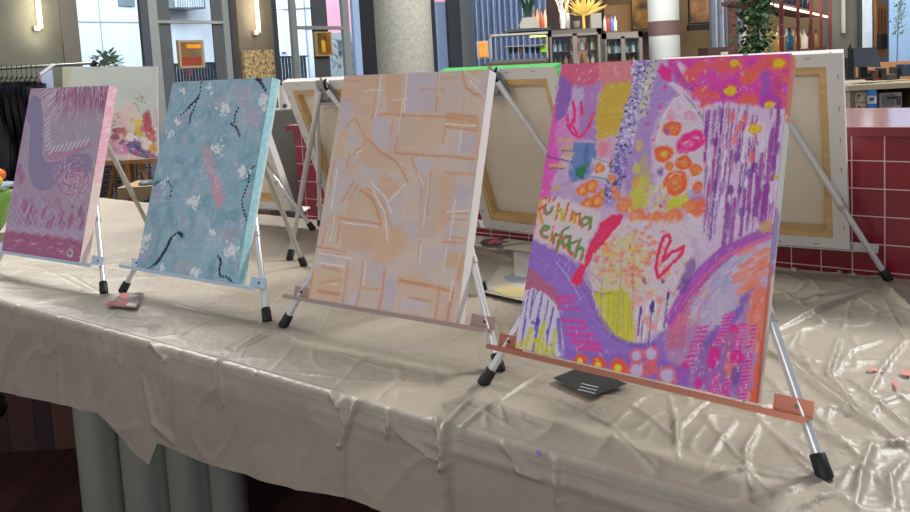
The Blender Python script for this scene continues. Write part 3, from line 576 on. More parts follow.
# ---- painting 3 : peach and pale lilac
Q3 = [(345.5, 75.5), (488.5, 71), (457, 323.5), (307.5, 298)]
def paint3(W, H):
    p = Paint(W, H, Q3, '#dac4b3', .0014)
    p.tint(p.noise(40, 3), .5, .85, '#c9bcc2', .75); p.tint(p.noise(34, 4), .55, .9, '#e0b58e', .7)
    lil, pe, og, wh = '#c6bcc6', '#dfb692', '#d68c56', '#e3dad6'
    def blk(a, c, al=.8, s=3): p.poly(a, c, al, s, rough=1.2, dry=.15)
    for a, c in (([(346, 76), (378, 74), (376, 96), (344, 98)], '#deb38e'), ([(342, 98), (356, 98), (353, 120), (340, 130)], lil), ([(354, 100), (380, 98), (374, 140), (360, 142), (356, 118)], '#dfb795'),
                 ([(386, 73), (402, 72), (402, 112), (388, 114)], '#deae84'), ([(410, 72), (438, 71), (434, 112), (406, 113)], '#c8bccb'), ([(440, 71), (462, 70), (462, 112), (438, 112)], '#d4bdac'),
                 ([(372, 116), (392, 116), (388, 152), (374, 150)], '#ccc0c4'), ([(400, 118), (445, 118), (440, 150), (396, 152)], '#dbbb9c'), ([(446, 112), (478, 116), (476, 130), (446, 128)], '#dfa878'),
                 ([(462, 132), (478, 134), (474, 152), (458, 152)], '#c9bccb'), ([(340, 132), (350, 126), (344, 156), (334, 158)], pe), ([(350, 124), (364, 138), (352, 152), (346, 146)], '#d0c2c0'),
                 ([(368, 138), (390, 156), (406, 170), (376, 168), (358, 160)], '#dbb591'), ([(358, 164), (380, 172), (372, 190), (350, 182)], '#d3c2b9'), ([(384, 170), (404, 186), (388, 200), (376, 188)], '#dfb287'),
                 ([(412, 156), (432, 162), (428, 175), (420, 170)], '#c9c2cc'), ([(468, 160), (474, 160), (471, 171), (466, 170)], lil), ([(462, 184), (472, 186), (466, 212), (456, 205)], lil),
                 ([(334, 176), (346, 178), (340, 216), (326, 214)], '#ccc4c4'), ([(356, 184), (380, 196), (382, 218), (344, 214)], '#dab994'), ([(388, 200), (404, 190), (402, 222), (390, 226)], '#cdc0c0'),
                 ([(344, 222), (380, 226), (374, 250), (340, 248)], '#ddb087'), ([(376, 230), (402, 225), (412, 240), (392, 262), (376, 262)], '#dfb48c'), ([(422, 176), (440, 176), (436, 238), (418, 236)], '#d1b9a6'),
                 ([(440, 172), (456, 174), (448, 226), (436, 222)], '#dcb48f'), ([(448, 244), (464, 246), (462, 252), (446, 250)], '#c6c0ce'), ([(448, 251), (460, 252), (456, 268), (444, 266)], '#d7ae78'),
                 ([(386, 275), (398, 278), (394, 314), (383, 311)], lil), ([(400, 284), (446, 290), (440, 318), (396, 310)], '#dcbfa6'), ([(404, 296), (430, 300), (428, 314), (400, 310)], '#d1c5c9'),
                 ([(364, 276), (384, 278), (378, 308), (358, 304)], '#d6c0b4'), ([(312, 266), (342, 270), (340, 302), (308, 297)], '#dfbf9d'), ([(318, 258), (352, 262), (350, 268), (316, 264)], '#d6cbc8'),
                 ([(355, 292), (363, 284), (357, 304), (350, 303)], '#cdc8d2')):
        blk(a, c)
    o = [([(344, 80), (361, 81)], 1.2), ([(344, 99), (361, 98.5)], 1.4), ([(379, 76), (377, 88), (376, 100), (373, 118)], 1.4), ([(380, 114), (410, 115), (445, 117), (478, 122)], 2.4), ([(384, 113), (402, 114.5)], 1.6),
         ([(394, 118), (391, 138)], 1.5), ([(402, 116), (398, 138), (395, 153)], 2.0), ([(347, 126), (356, 117)], 1.6), ([(357, 118), (362, 130), (368, 139)], 1.8), ([(368, 139), (358, 150), (352, 156)], 2.2),
         ([(370, 139), (382, 152), (396, 160), (404, 172), (408, 180)], 2.6), ([(439, 72), (438, 90), (436, 112)], 2.0), ([(421, 90), (446, 90)], 1.6), ([(438, 80), (459, 78)], 1.3),
         ([(462, 71), (465, 88), (475, 95), (482, 97)], 3.2), ([(464, 98), (463, 112)], 1.2), ([(446, 124), (443, 143)], 2.2), ([(447, 115), (476, 117), (478, 128)], 2.2), ([(446, 127), (478, 131)], 2.0),
         ([(396, 152), (416, 154), (446, 156), (474, 159)], 2.4), ([(412, 158), (418, 172), (422, 182)], 2.6), ([(422, 182), (422, 200)], 1.3), ([(432, 170), (429, 190), (428, 212)], 1.8), ([(446, 172), (474, 174)], 2.4),
         ([(350, 152), (347, 168)], 1.8), ([(335, 160), (331, 182)], 2.0), ([(354, 180), (346, 196), (342, 201)], 2.4), ([(358, 183), (349, 199)], 1.8),
         ([(361, 189), (373, 198), (379, 212), (382, 226)], 3.6), ([(366, 186), (380, 196), (388, 212), (393, 232)], 2.4), ([(340, 217), (362, 220), (380, 223)], 2.4), ([(341, 222), (337, 242)], 2.4), ([(334, 218), (330, 236)], 2),
         ([(316, 246), (332, 248), (346, 251)], 1.8), ([(317, 251), (345, 254)], 1), ([(322, 266), (334, 268), (341, 271)], 3.0), ([(322, 282), (341, 279)], 2.4), ([(318, 291), (340, 294)], 4.2), ([(348, 262), (345, 292), (343, 302)], 2.4),
         ([(364, 262), (360, 290), (357, 306)], 2.0), ([(385, 270), (383, 292), (379, 310)], 3.0), ([(363, 287), (384, 290)], 1.6), ([(400, 280), (424, 284), (450, 290)], 4.2), ([(453, 292), (450, 308), (448, 320)], 5),
         ([(410, 297), (432, 301)], 2.2), ([(464, 252), (460, 268), (458, 280)], 2.2), ([(443, 241), (465, 242)], 1.4), ([(444, 212), (468, 213)], 1.8), ([(448, 218), (466, 219)], 1.4), ([(448, 236), (466, 238)], 1.6), ([(312, 272), (308, 296)], 5), ([(440, 285), (436, 318)], 2.2),
         ([(327, 226), (322, 244)], 2), ([(330, 195), (333, 178)], 1.3), ([(420, 240), (418, 256)], 1)]
    for pts, w in o:
        q = [(x+random.uniform(-.3, .3), y) for x, y in pts]
        p.line(q, w*2.0, '#dfae88', .40, 1.0); p.line(q, w*.72, random.choice([og, '#d5824c', '#dc935f', '#cf8452']), .64, .6)
    for pts, w in (([(382, 75), (380, 100), (376, 115)], 1.4), ([(365, 91), (384, 90)], 1.2), ([(404, 98), (401, 118), (399, 134)], 1.3), ([(394, 100), (408, 99)], 1), ([(463, 72), (480, 84)], .8), ([(470, 82), (484, 98)], 1.3), ([(440, 73), (438, 96)], 1), ([(446, 124), (476, 126)], 1.6), ([(462, 128), (459, 150)], 1.5),
                   ([(338, 168), (332, 208)], 1.6), ([(374, 190), (386, 212), (388, 240)], 1.6), ([(372, 182), (386, 196), (392, 212)], 1.6), ([(335, 216), (330, 240)], 1.6), ([(342, 221), (378, 226)], 1.2), ([(418, 172), (424, 186)], 1.2), ([(456, 198), (450, 240)], 1.3), ([(357, 152), (362, 150)], 1.4),
                   ([(448, 244), (444, 270)], 1), ([(454, 278), (450, 300)], 1.2), ([(422, 243), (420, 262)], 1), ([(318, 252), (352, 258)], 1.4), ([(408, 72), (405, 112)], 1.4), ([(430, 176), (424, 225)], 1), ([(446, 212), (470, 210)], 1.2), ([(366, 262), (364, 285)], 1.2), ([(320, 262), (345, 266)], 1.6), ([(405, 184), (390, 200)], 1.6), ([(330, 284), (338, 284)], 1.4)):
        p.line(pts, w, '#ece5e2', .85, .5)
    for k in range(220):
        x = random.uniform(315, 480); y = random.uniform(78, 315)
        d = (random.uniform(5, 18), random.uniform(0, 2)) if random.random() < .5 else (-1.5, random.uniform(5, 16))
        p.line([(x, y), (x+d[0], y+d[1])], random.uniform(.7, 1.8), random.choice(['#e2c7ae', '#cfc0be', '#dcb491', '#d9cbc6', '#e4bf9c']), .35, .8)
    p.grain(.04, 1.14, .92); return p
# ---- painting 2 : teal with dotted trails
Q2 = [(172, 82.6), (272, 78), (237, 283.5), (138, 267.6)]
def paint2(W, H):
    p = Paint(W, H, Q2, '#8cb0bb', .0016)
    p.tint(p.noise(26, 5), .4, .8, '#6f9aaa', .8); p.tint(p.noise(20, 6), .5, .9, '#9ab3bf', .7); p.tint(p.noise(12, 8), .6, .95, '#a9a9b4', .55)
    for _ in range(420):
        x = random.uniform(140, 270); y = random.uniform(80, 282); a = random.uniform(-1.2, 1.2); L = random.uniform(3, 11)
        p.line([(x, y), (x+L*sin(a), y+L*cos(a))], random.uniform(.7, 2), random.choice(['#8db3c0', '#6a94a4', '#a5bcc6', '#75a3ae', '#95a7b6', '#628ea0', '#b4c0ca']), .4, .8)
    for (c, r0, r1, a0, a1, n_) in (((235, 250), 4, 17, 2.2, 4.4, 13), ((168, 200), 4, 18, 3.6, 5.9, 12), ((196, 120), 3, 14, .4, 2.2, 9), ((250, 125), 3, 12, 2.4, 4.6, 9), ((205, 238), 3, 16, .2, 1.6, 8), ((178, 110), 3, 11, .2, 1.6, 7), ((215, 225), 5, 22, 2.6, 3.8, 10), ((232, 104), 3, 12, 3.4, 5.4, 9)):
        for k in range(n_):
            a = a0+(a1-a0)*k/(n_-1); p.line([(c[0]+r0*cos(a), c[1]+r0*sin(a)), (c[0]+r1*cos(a), c[1]+r1*sin(a))], .9, '#b3c6ce', .6, .6)
    for a, c in (([(200, 148), (208, 146), (214, 160), (218, 175), (223, 190), (224, 205), (219, 210), (214, 200), (210, 182), (203, 165)], '#b99ca8'), ([(216, 175), (222, 190), (223, 204), (217, 207), (213, 195)], '#c096a2'), ([(233, 84), (252, 84), (250, 112), (238, 108)], '#a9a9b5'),
                 ([(244, 112), (262, 110), (258, 130), (246, 126)], '#b29fae'), ([(214, 98), (228, 92), (228, 110), (216, 112)], '#a5a8b6'), ([(176, 118), (190, 110), (186, 128), (172, 135)], '#9da6b8'), ([(226, 228), (238, 232), (232, 246), (222, 242)], '#a3a0a8'), ([(140, 250), (150, 246), (148, 262), (140, 262)], '#a7a3ba'), ([(176, 262), (194, 258), (192, 274), (178, 272)], '#a6aab0'), ([(152, 190), (164, 188), (162, 200), (154, 202)], '#9b9cb8'), ([(192, 182), (202, 184), (200, 198), (192, 196)], '#9cacbc')):
        p.poly(a, c, .75, 3.5, rough=2)
    for k in range(7): p.line([(205+k*2.3, 172+k*4.2), (213+k*2.2, 168+k*4.2)], .8, '#d9b6c0', .8)
    p.flecks(3200, 7, 1.2, .14, None, .22)
    def dots(pts, r, n_, r2=None):
        n_ = max(4, int(n_*.72))
        for k in range(n_):
            t = k/(n_-1)*(len(pts)-1); i = min(int(t), len(pts)-2); q = t-i
            c = (pts[i][0]*(1-q)+pts[i+1][0]*q, pts[i][1]*(1-q)+pts[i+1][1]*q); rr = (r+(r2-r)*k/(n_-1) if r2 else r)*1.3
            p.blob((jit(c[0], .3), jit(c[1], .3)), rr, rr*1.05, '#16232c', 1, .3, .1)
    dots([(200.5, 83.5), (199, 95), (197, 100), (188, 110), (180, 116)], 1.0, 17); dots([(198, 99), (193, 110), (190, 117), (189.5, 123)], 1.1, 13)
    for k in range(12): t = k/11; p.blob((197-10*t, 99+10*t), 1.3-.4*t, 1.6-.4*t, '#16232c', 1)
    dots([(257, 80), (261, 84), (265, 91)], 1.3, 9); dots([(256, 80), (260, 81)], 1.2, 4)
    dots([(238, 109), (235, 116), (234, 123)], 1, 8); dots([(231, 125), (235, 128), (238, 132), (239.5, 137)], 1.1, 10)
    dots([(155, 185.5), (158, 183), (164, 181), (169, 183), (172, 188), (171, 197)], 1, 16)
    dots([(254, 168), (249, 173), (249, 182), (245, 193), (242, 203), (244, 212), (246, 221)], .95, 26)
    dots([(183, 235), (179, 233), (172, 238), (167, 248), (162, 258), (155, 265), (150, 269)], 1.1, 26, 1.0); dots([(172, 239), (167, 250), (161, 260), (157, 264)], 1.7, 18, 1.5); dots([(180, 234), (183, 237)], 1.3, 4)
    dots([(219, 257), (222, 262), (220, 268), (221, 276), (228, 277), (233, 283)], 1.1, 20)
    def flower(c, n_, s):
        for k in range(n_): p.blob((c[0]+random.gauss(0, s*.45), c[1]+random.gauss(0, s*.55)), random.uniform(.9, 2.2), random.uniform(.8, 2.0), random.choice(['#e9eef2', '#dde6ee', '#f3f5f7', '#cfdae6']), .92, .35, .4)
    for c, n_, s in (((182, 92), 8, 4), ((209, 89), 10, 4), ((176, 122), 10, 5), ((171, 134), 9, 3.5), ((224, 110), 26, 6), ((263, 101), 34, 6), ((265, 110), 4, 2), ((217, 150), 16, 6), ((243, 173), 24, 6), ((164, 184), 8, 4), ((195, 203), 38, 6), ((147, 240), 26, 6), ((213, 233), 9, 4), ((232, 251), 36, 7), ((196, 273), 20, 5.5), ((163, 269), 7, 3), ((143, 247), 10, 4)): flower(c, n_, s)
    for a, b in (((212, 148), (216, 155)), ((216, 155), (222, 150)), ((217, 148), (220, 155)), ((242, 166), (240, 180))): p.line([a, b], 1.6, '#eef2f4', .9)
    p.grain(.06, 1.32, 1.0); return p
# ---- painting 1 : pink and lilac
Q1 = [(31.5, 89), (109.5, 85.5), (79, 264.3), (1, 251.3)]
def paint1(W, H):
    p = Paint(W, H, Q1, '#b6a6b9', .0015)
    p.tint(p.noise(18, 11), .5, .85, '#c7b3c8', .7); p.tint(p.noise(13, 12), .6, .9, '#c994b4', .5)
    p.poly([(31, 89), (50, 88), (44, 100), (36, 97), (27, 130), (20, 175), (10, 210), (8, 200)], '#c58fb6', .6, 4, rough=2)
    p.poly([(10, 175), (60, 185), (85, 200), (80, 232), (6, 230)], '#bb93b4', .6, 5, rough=3)
    # radiating burst at the top
    for k in range(420):
        t = random.random(); x0 = 50+t*58; y0 = 86+random.uniform(0, 14); ang = (-.9+1.05*t)+random.uniform(-.12, .12); L = random.uniform(8, 30)*(1.15-.35*abs(t-.5))
        c = random.choice(['#a94d7c', '#b6588a', '#c06c9a', '#cf92b8', '#e2c6da', '#a5457a'] if t > .35 else ['#c98ab0', '#ecdbe8', '#c3a9c8', '#b86f9c', '#f0e4ee'])
        p.line([(x0, y0), (x0+L*sin(ang), y0+L*cos(ang))], random.uniform(.5, 1.3), c, .8, .5, taper=True)
    for k in range(170):
        x = random.uniform(58, 109); y = 86+random.uniform(0, 14); p.line([(x, y), (x-1+(x-85)*.06, y+random.uniform(5, 20))], random.uniform(.7, 1.5), random.choice(['#8e2f62', '#a4447a', '#b5568a', '#e3c6da']), .8, taper=True)
    p.flecks(2200, 5, 1.1, .2, pi/2, .45, .8)
    # lilac serpent form
    body = [(35, 96), (41, 100), (43, 115), (43, 135), (42, 155), (46, 163), (55, 163), (66, 158), (78, 154), (90, 155), (93, 163), (88, 176), (75, 178), (62, 177), (50, 188), (41, 190), (33, 184), (29, 172), (30, 150), (31, 125), (27, 118), (30, 102)]
    p.poly(body, '#9c8db2', 1, 1, rough=.6); p.line(body+[body[0]], .8, '#7d6a92', .8, .4)
    p.line([(42, 97), (44, 115), (45, 140), (44, 155), (49, 161), (60, 160), (72, 154)], 1.6, '#d4a7c2', .8)
    p.poly([(46, 150), (66, 152), (90, 140), (94, 146), (72, 156), (52, 161), (46, 158)], '#c77ba6', .55, 2)
    for k in range(9): y = 118+k*4.2; x = 46+max(0, k-5)*.8; p.line([(x, y+3), (x+4.5, y-1.5)], 1.5, '#ebe1ec', .9, .5); p.line([(x+1, y+3.5), (x+5, y+.5)], .8, '#c9b3cd', .8)
    for k in range(9): x = 51+k*4.3; y = 153-k*.9; p.line([(x, y), (x+4.2, y-7)], 1.7, '#ebe1ec', .9, .5); p.line([(x+1.6, y), (x+5, y-5.5)], .8, '#b886aa', .8)
    for k in range(7): x = 48+k*5; p.line([(x, 158-k*.5), (x+2.5, 153-k*.6)], 1.3, '#c56f9e', .8, .5)
    # spiral rosette
    for k in range(520):
        r = random.uniform(1, 20); a = random.uniform(0, 2*pi); c = (73+r*cos(a), 177+r*1.02*sin(a)); b = a+1.25
        L = random.uniform(1.2, 3.2); p.line([c, (c[0]+L*cos(b), c[1]+L*sin(b))], random.uniform(.5, 1.1), random.choice(['#c0689a', '#d79cc0', '#ead2e2', '#a94f86', '#e4bcd4']), .85, .5)
    # diamonds
    for c in ((16, 200), (24, 206), (33, 210), (14, 216), (43, 214), (52, 216), (62, 224), (72, 218), (82, 214), (28, 222), (48, 228)):
        w_, h_ = 5, 10; q = [(c[0], c[1]-h_), (c[0]+w_, c[1]), (c[0], c[1]+h_), (c[0]-w_, c[1])]
        p.poly(q, random.choice(['#b06a9a', '#a9588c', '#c08ab0', '#b49cc0']), .55, 1.5); p.line(q+[q[0]], 1.0, '#d3c0d6', .8, .5)
    for rr in (0, 1.6, 3.1, 4.7): p.line([(73+(3+a*.85)*cos(a*.3+rr), 177+(3+a*.85)*1.05*sin(a*.3+rr)) for a in range(0, 20)], 1.1, random.choice(['#a84f86', '#e6cfe0', '#b86a9c']), .6, .5)
    for k in range(120):
        x = random.uniform(12, 86); y = random.uniform(192, 232); sgn = random.choice([-1, 1]); L = random.uniform(3, 8)
        p.line([(x, y), (x+sgn*L*.6, y+L)], random.uniform(.7, 1.8), random.choice(['#c3a7c8', '#b05a8e', '#d3bcd6', '#a9679a', '#9c7fa8', '#c98ab0']), .7, .5)
    for c in ((22, 178), (19, 170)): p.blob(c, 5, 7, '#b8669c', .8, .6)
    for c in ((26, 206), (30, 212), (44, 212), (52, 222), (70, 222), (80, 212), (82, 224), (62, 216)): p.blob(c, 2.6, 7, '#b4558c', .75, .4, rot=.3)
    # water-like base
    p.poly([(4, 230), (20, 232), (34, 234), (52, 236), (70, 238), (84, 244), (80, 266), (0, 252)], '#b45a88', .97, 2, rough=1.5)
    p.poly([(6, 222), (84, 232), (82, 242), (60, 236), (30, 232), (5, 230)], '#b9a6c4', .8, 2, rough=1)
    for row, (y0, c) in enumerate(((229, '#d9a9c6'), (232, '#c276a4'), (235, '#a94a7e'), (226, '#c9b3d0'))):
        pts = [(4+i*1.6, y0+i*.16+2.0*sin(i*.85+row)) for i in range(50)]; p.line(pts, 1.1, c, .85, .4)
    for k in range(60): x = random.uniform(5, 78); y = 238+(x/80)*9+random.uniform(0, 12); p.line([(x, y), (x+random.uniform(2, 5), y+random.uniform(-1, 1.5))], random.uniform(.6, 1.5), random.choice(['#c36f9c', '#a94a7c', '#cf93b4']), .7)
    for c in ((34, 243), (18, 240), (61, 243), (62, 251)): p.line([(c[0]-3, c[1]), (c[0], c[1]+1.2), (c[0]+2, c[1]-.5)], 1, '#e0bcd2', .9)
    for k in range(14): a = k*pi/7; p.blob((70+2.6*cos(a), 253+3.4*sin(a)), 1.1, 1.3, random.choice(['#d8d4d6', '#9a9a94', '#c6c2c4']), .9)
    p.blob((70, 253), 1.2, 1.2, '#8d8a86', 1)
    p.grain(.06, 1.12, .9); return p

def side4(sd, a, b):
    if sd == 'right':
        j = random.uniform(-.03, .03); a += j
        if a > .80: return '#f48c7c' if b < .8 else '#f0a898'
        if a > .52: return '#e9ece8'
        if a > .36: return '#b7a3dc' if b < .7 else '#d8d0e8'
        return '#ee7e5e' if b < .4 else '#eee6e0'
    return '#e86a8c' if sd == 'top' else '#e0569c' if sd == 'left' else '#ee5a40'
sides = {4: side4,
         3: lambda sd, a, b: '#f0eeea' if random.random() < .995 else '#ecd0b8',
         2: lambda sd, a, b: random.choice(['#a6dbe2', '#9ed4de', '#b2e2e8']) if b < .75 or sd == 'top' else '#dfe9e6',
         1: lambda sd, a, b: ('#f2b3c6' if random.random() < .5 else '#f7ccd4') if a > .45 else random.choice(['#efd3cf', '#f2dcd6'])}
LP = {4: 'canvas painted with pink, orange and violet flowers, drips and a red heart', 3: 'canvas painted with peach and pale lilac blocks and orange strokes',
      2: 'teal canvas with white blossoms and black dotted trails', 1: 'pink and lilac canvas with a curling shape and wavy base'}
LE = {4: 'aluminium easel holding the pink, orange and violet painting', 3: 'aluminium easel holding the peach and lilac painting', 2: 'aluminium easel holding the teal painting', 1: 'aluminium easel holding the pink and lilac painting'}
for i, fn in ((1, paint1), (2, paint2), (3, paint3), (4, paint4)):
    Mp, Me, W, H, lean, dz = frame(i)
    root = empty('canvas_painting', (0, 0, 0), LP[i], 'painting', group='paintings on the front easels', M=Mp)
    fn(W, H).mesh('painted_face', root, paint_mat)
    edge_strip('canvas_side', W, H, .034, root, sides[i], side_mat)
    stretcher(W, H, .034, root)
    e = make_easel(Me, LE[i], GE, lean, .625, {4: orange_reflection_led, 3: part_reflection_led, 2: blue_led, 1: blue_led}[i])

# ------------------------------------------------------------------ canvases seen from behind, on easels that face the bar
REAR = {'right': (0.948, 2.423, -0.55, 0.503, 0.614, 0.278), 'middle': (0.272, 2.731, -0.751, 0.496, 0.625, 0.317),
        'left': (-0.371, 3.306, -0.627, 0.50, 0.626, 0.38), 'far': (-0.962, 3.617, -0.586, 0.496, 0.625, 0.328)}
RL = {'right': ('back of a white stretched canvas before the red tiled bar, rightmost turned away', 'easel turned away, its leg ending by the right end of the red tiled bar'),
      'middle': ('back of a stretched canvas with bright green painted edges', 'easel turned away, carrying the canvas with green edges'),
      'left': ('back of a stretched canvas left behind the peach painting, black hook over its bar', 'easel turned away with a black hook, between the teal and the peach painting'),
      'far': ('back of a stretched canvas mostly hidden behind the teal painting', 'easel turned away behind the teal painting')}
for key, (cx, cy, yaw, W, H, lean) in REAR.items():
    u = Vector((cos(yaw), sin(yaw), 0)); v = Vector((-sin(yaw), cos(yaw), 0)); z = Vector((0, 0, 1)); t = .034
    w = cos(lean)*z - sin(lean)*v; n = -cos(lean)*v - sin(lean)*z; X = -u
    o = Vector((cx, cy, .088)) - n*t; o.z = TZ
    Mp = Matrix(((X.x, n.x, w.x, o.x), (X.y, n.y, w.y, o.y), (X.z, n.z, w.z, o.z), (0, 0, 0, 1)))
    root = empty('stretched_canvas', (0, 0, 0), RL[key][0], 'canvas', group='canvases turned towards the bar', M=Mp)
    stretcher(W, H, t, root, stamp=(key == 'middle'))
    if key == 'middle': cf = lambda sd, a, b: random.choice(['#57c45e', '#6fd676', '#62cc6a']) if sd in ('top', 'left') else '#d8e6d4'
    elif key == 'right': cf = lambda sd, a, b: '#eceae6' if sd != 'top' else '#efe0de'
    else: cf = lambda sd, a, b: '#dcd8d6'
    edge_strip('canvas_side', W, H, t, root, cf, side_mat)
    MB().bb(-W/2, W/2, -.0008, .001, 0, H).build('painted_face', mat('face_'+key, {'middle': '#7fc47c', 'right': '#e3d3cf'}.get(key, '#c9b7c2'), .6, noise=.25, nscale=9), root)
    make_easel(Matrix.Translation((o.x, o.y, 0)) @ Matrix.Rotation(yaw+pi, 4, 'Z'), RL[key][1], GR, lean, H)

# ------------------------------------------------------------------ table under its plastic sheet
YT = -0.6210; A = Vector((cos(YT), sin(YT), 0)); B = Vector((-sin(YT), cos(YT), 0)); OT = Vector((0, 1.453, 0))
DEPTH = 1.420
def tw(s, t, z=0.0): return OT + A*s + B*t + Vector((0, 0, z))
def st(x, y):
    """table coordinates (s, p) of a place on the sheet: p >= 0 on the top, p < 0 down the hanging front"""
    P = on_z(x, y, TABZ); t = (P-OT).dot(B)
    if t >= 0: return ((P-OT).dot(A), t)
    P = on_plane(x, y, tw(0, -.012), B); return ((P-OT).dot(A), min(0, P.z-TABZ))
S0, S1 = -6.6, 1.55
sg = np.concatenate([np.arange(S0, -2.4, .03), np.arange(-2.4, -1.2, .0075), np.arange(-1.2, S1, .0048)])
hem_px = [(-60, 372), (0, 387), (52, 399), (83, 406), (104, 412), (115, 418), (140, 448), (157, 461), (163, 440), (210, 459), (255, 472), (300, 485), (351, 494), (398, 511), (470, 535), (560, 570), (700, 640)]
hp = [st(*q) for q in hem_px]; hs = np.array([q[0] for q in hp]); hz = np.array([-q[1] for q in hp])
hem = np.interp(sg, hs, hz) ; hem[sg < hs[0]] = hz[0]
pt = np.concatenate([np.linspace(DEPTH-.003, .02, 260), np.linspace(.0175, -.0175, 11)])
nd = 56
rows = len(pt)+nd; cols = len(sg)
Sg = np.repeat(sg[None, :], rows, 0); Pg = np.zeros((rows, cols))
for i, v in enumerate(pt): Pg[i] = v
for k in range(nd): Pg[len(pt)+k] = -.0175 - (hem-.0175)*(k+1)/nd
Hh = np.zeros_like(Pg)
def rnoise(cell_s, cell_p, seed, ang=0.0):
    r = np.random.default_rng(seed); n = 400; g = r.random((n, n))
    a = Sg*cos(ang)+Pg*sin(ang); b = -Sg*sin(ang)+Pg*cos(ang); x = (a+20)/cell_s; y = (b+20)/cell_p
    xi = np.floor(x).astype(int); yi = np.floor(y).astype(int); fx = x-xi; fy = y-yi; fx = fx*fx*(3-2*fx); fy = fy*fy*(3-2*fy)
    G = lambda i, j: g[j % n, i % n]
    return (G(xi, yi)*(1-fx)+G(xi+1, yi)*fx)*(1-fy)+(G(xi, yi+1)*(1-fx)+G(xi+1, yi+1)*fx)*fy
def ridged(*a): return 1-abs(2*rnoise(*a)-1)
top = np.clip((Pg-.01)/.05, 0, 1); drape = np.clip((-Pg-.01)/.06, 0, 1)
right = np.clip((Sg+.9)/1.3, .25, 1)
Hh += top*right*(.0065*ridged(.40, .11, 21, .5)**16 + .0065*ridged(.36, .10, 22, -.9)**18 + .005*ridged(.20, .11, 23, 1.6)**16 + .003*ridged(.12, .08, 24, .2)**12)
Hh += top*(.003*rnoise(.35, .25, 25)+.0015*rnoise(.09, .07, 26))
Hh += drape*(.010*rnoise(.40, .9, 31)+.006*abs(2*rnoise(.13, .30, 32, .25)-1)+.004*abs(2*rnoise(.10, .12, 33, -.7)-1)+.004*ridged(.20, .10, 34, .9)**8)
Hh += top*.003*abs(2*rnoise(.14, .09, 35, .6)-1)
def fold(px, h, w):
    P = [st(*q) for q in px]; n = len(P)-1
    for i in range(n):
        (x0, y0), (x1, y1) = P[i], P[i+1]; dx, dy = x1-x0, y1-y0; L = dx*dx+dy*dy+1e-9
        m = (Sg > min(x0, x1)-4*w) & (Sg < max(x0, x1)+4*w) & (Pg > min(y0, y1)-4*w) & (Pg < max(y0, y1)+4*w)
        t = np.clip(((Sg[m]-x0)*dx+(Pg[m]-y0)*dy)/L, 0, 1); tt = (i+t)/n
        d = np.hypot(Sg[m]-x0-t*dx, Pg[m]-y0-t*dy); e = h*1.45*(.75*np.exp(-(d/(w*.48))**1.3)+.25*np.exp(-(d/(w*1.6))**2))*(.35+.65*np.sin(pi*np.clip(.1+.8*tt, 0, 1)))
        Hh[m] = np.maximum(Hh[m], Hh[m]*.5+e)
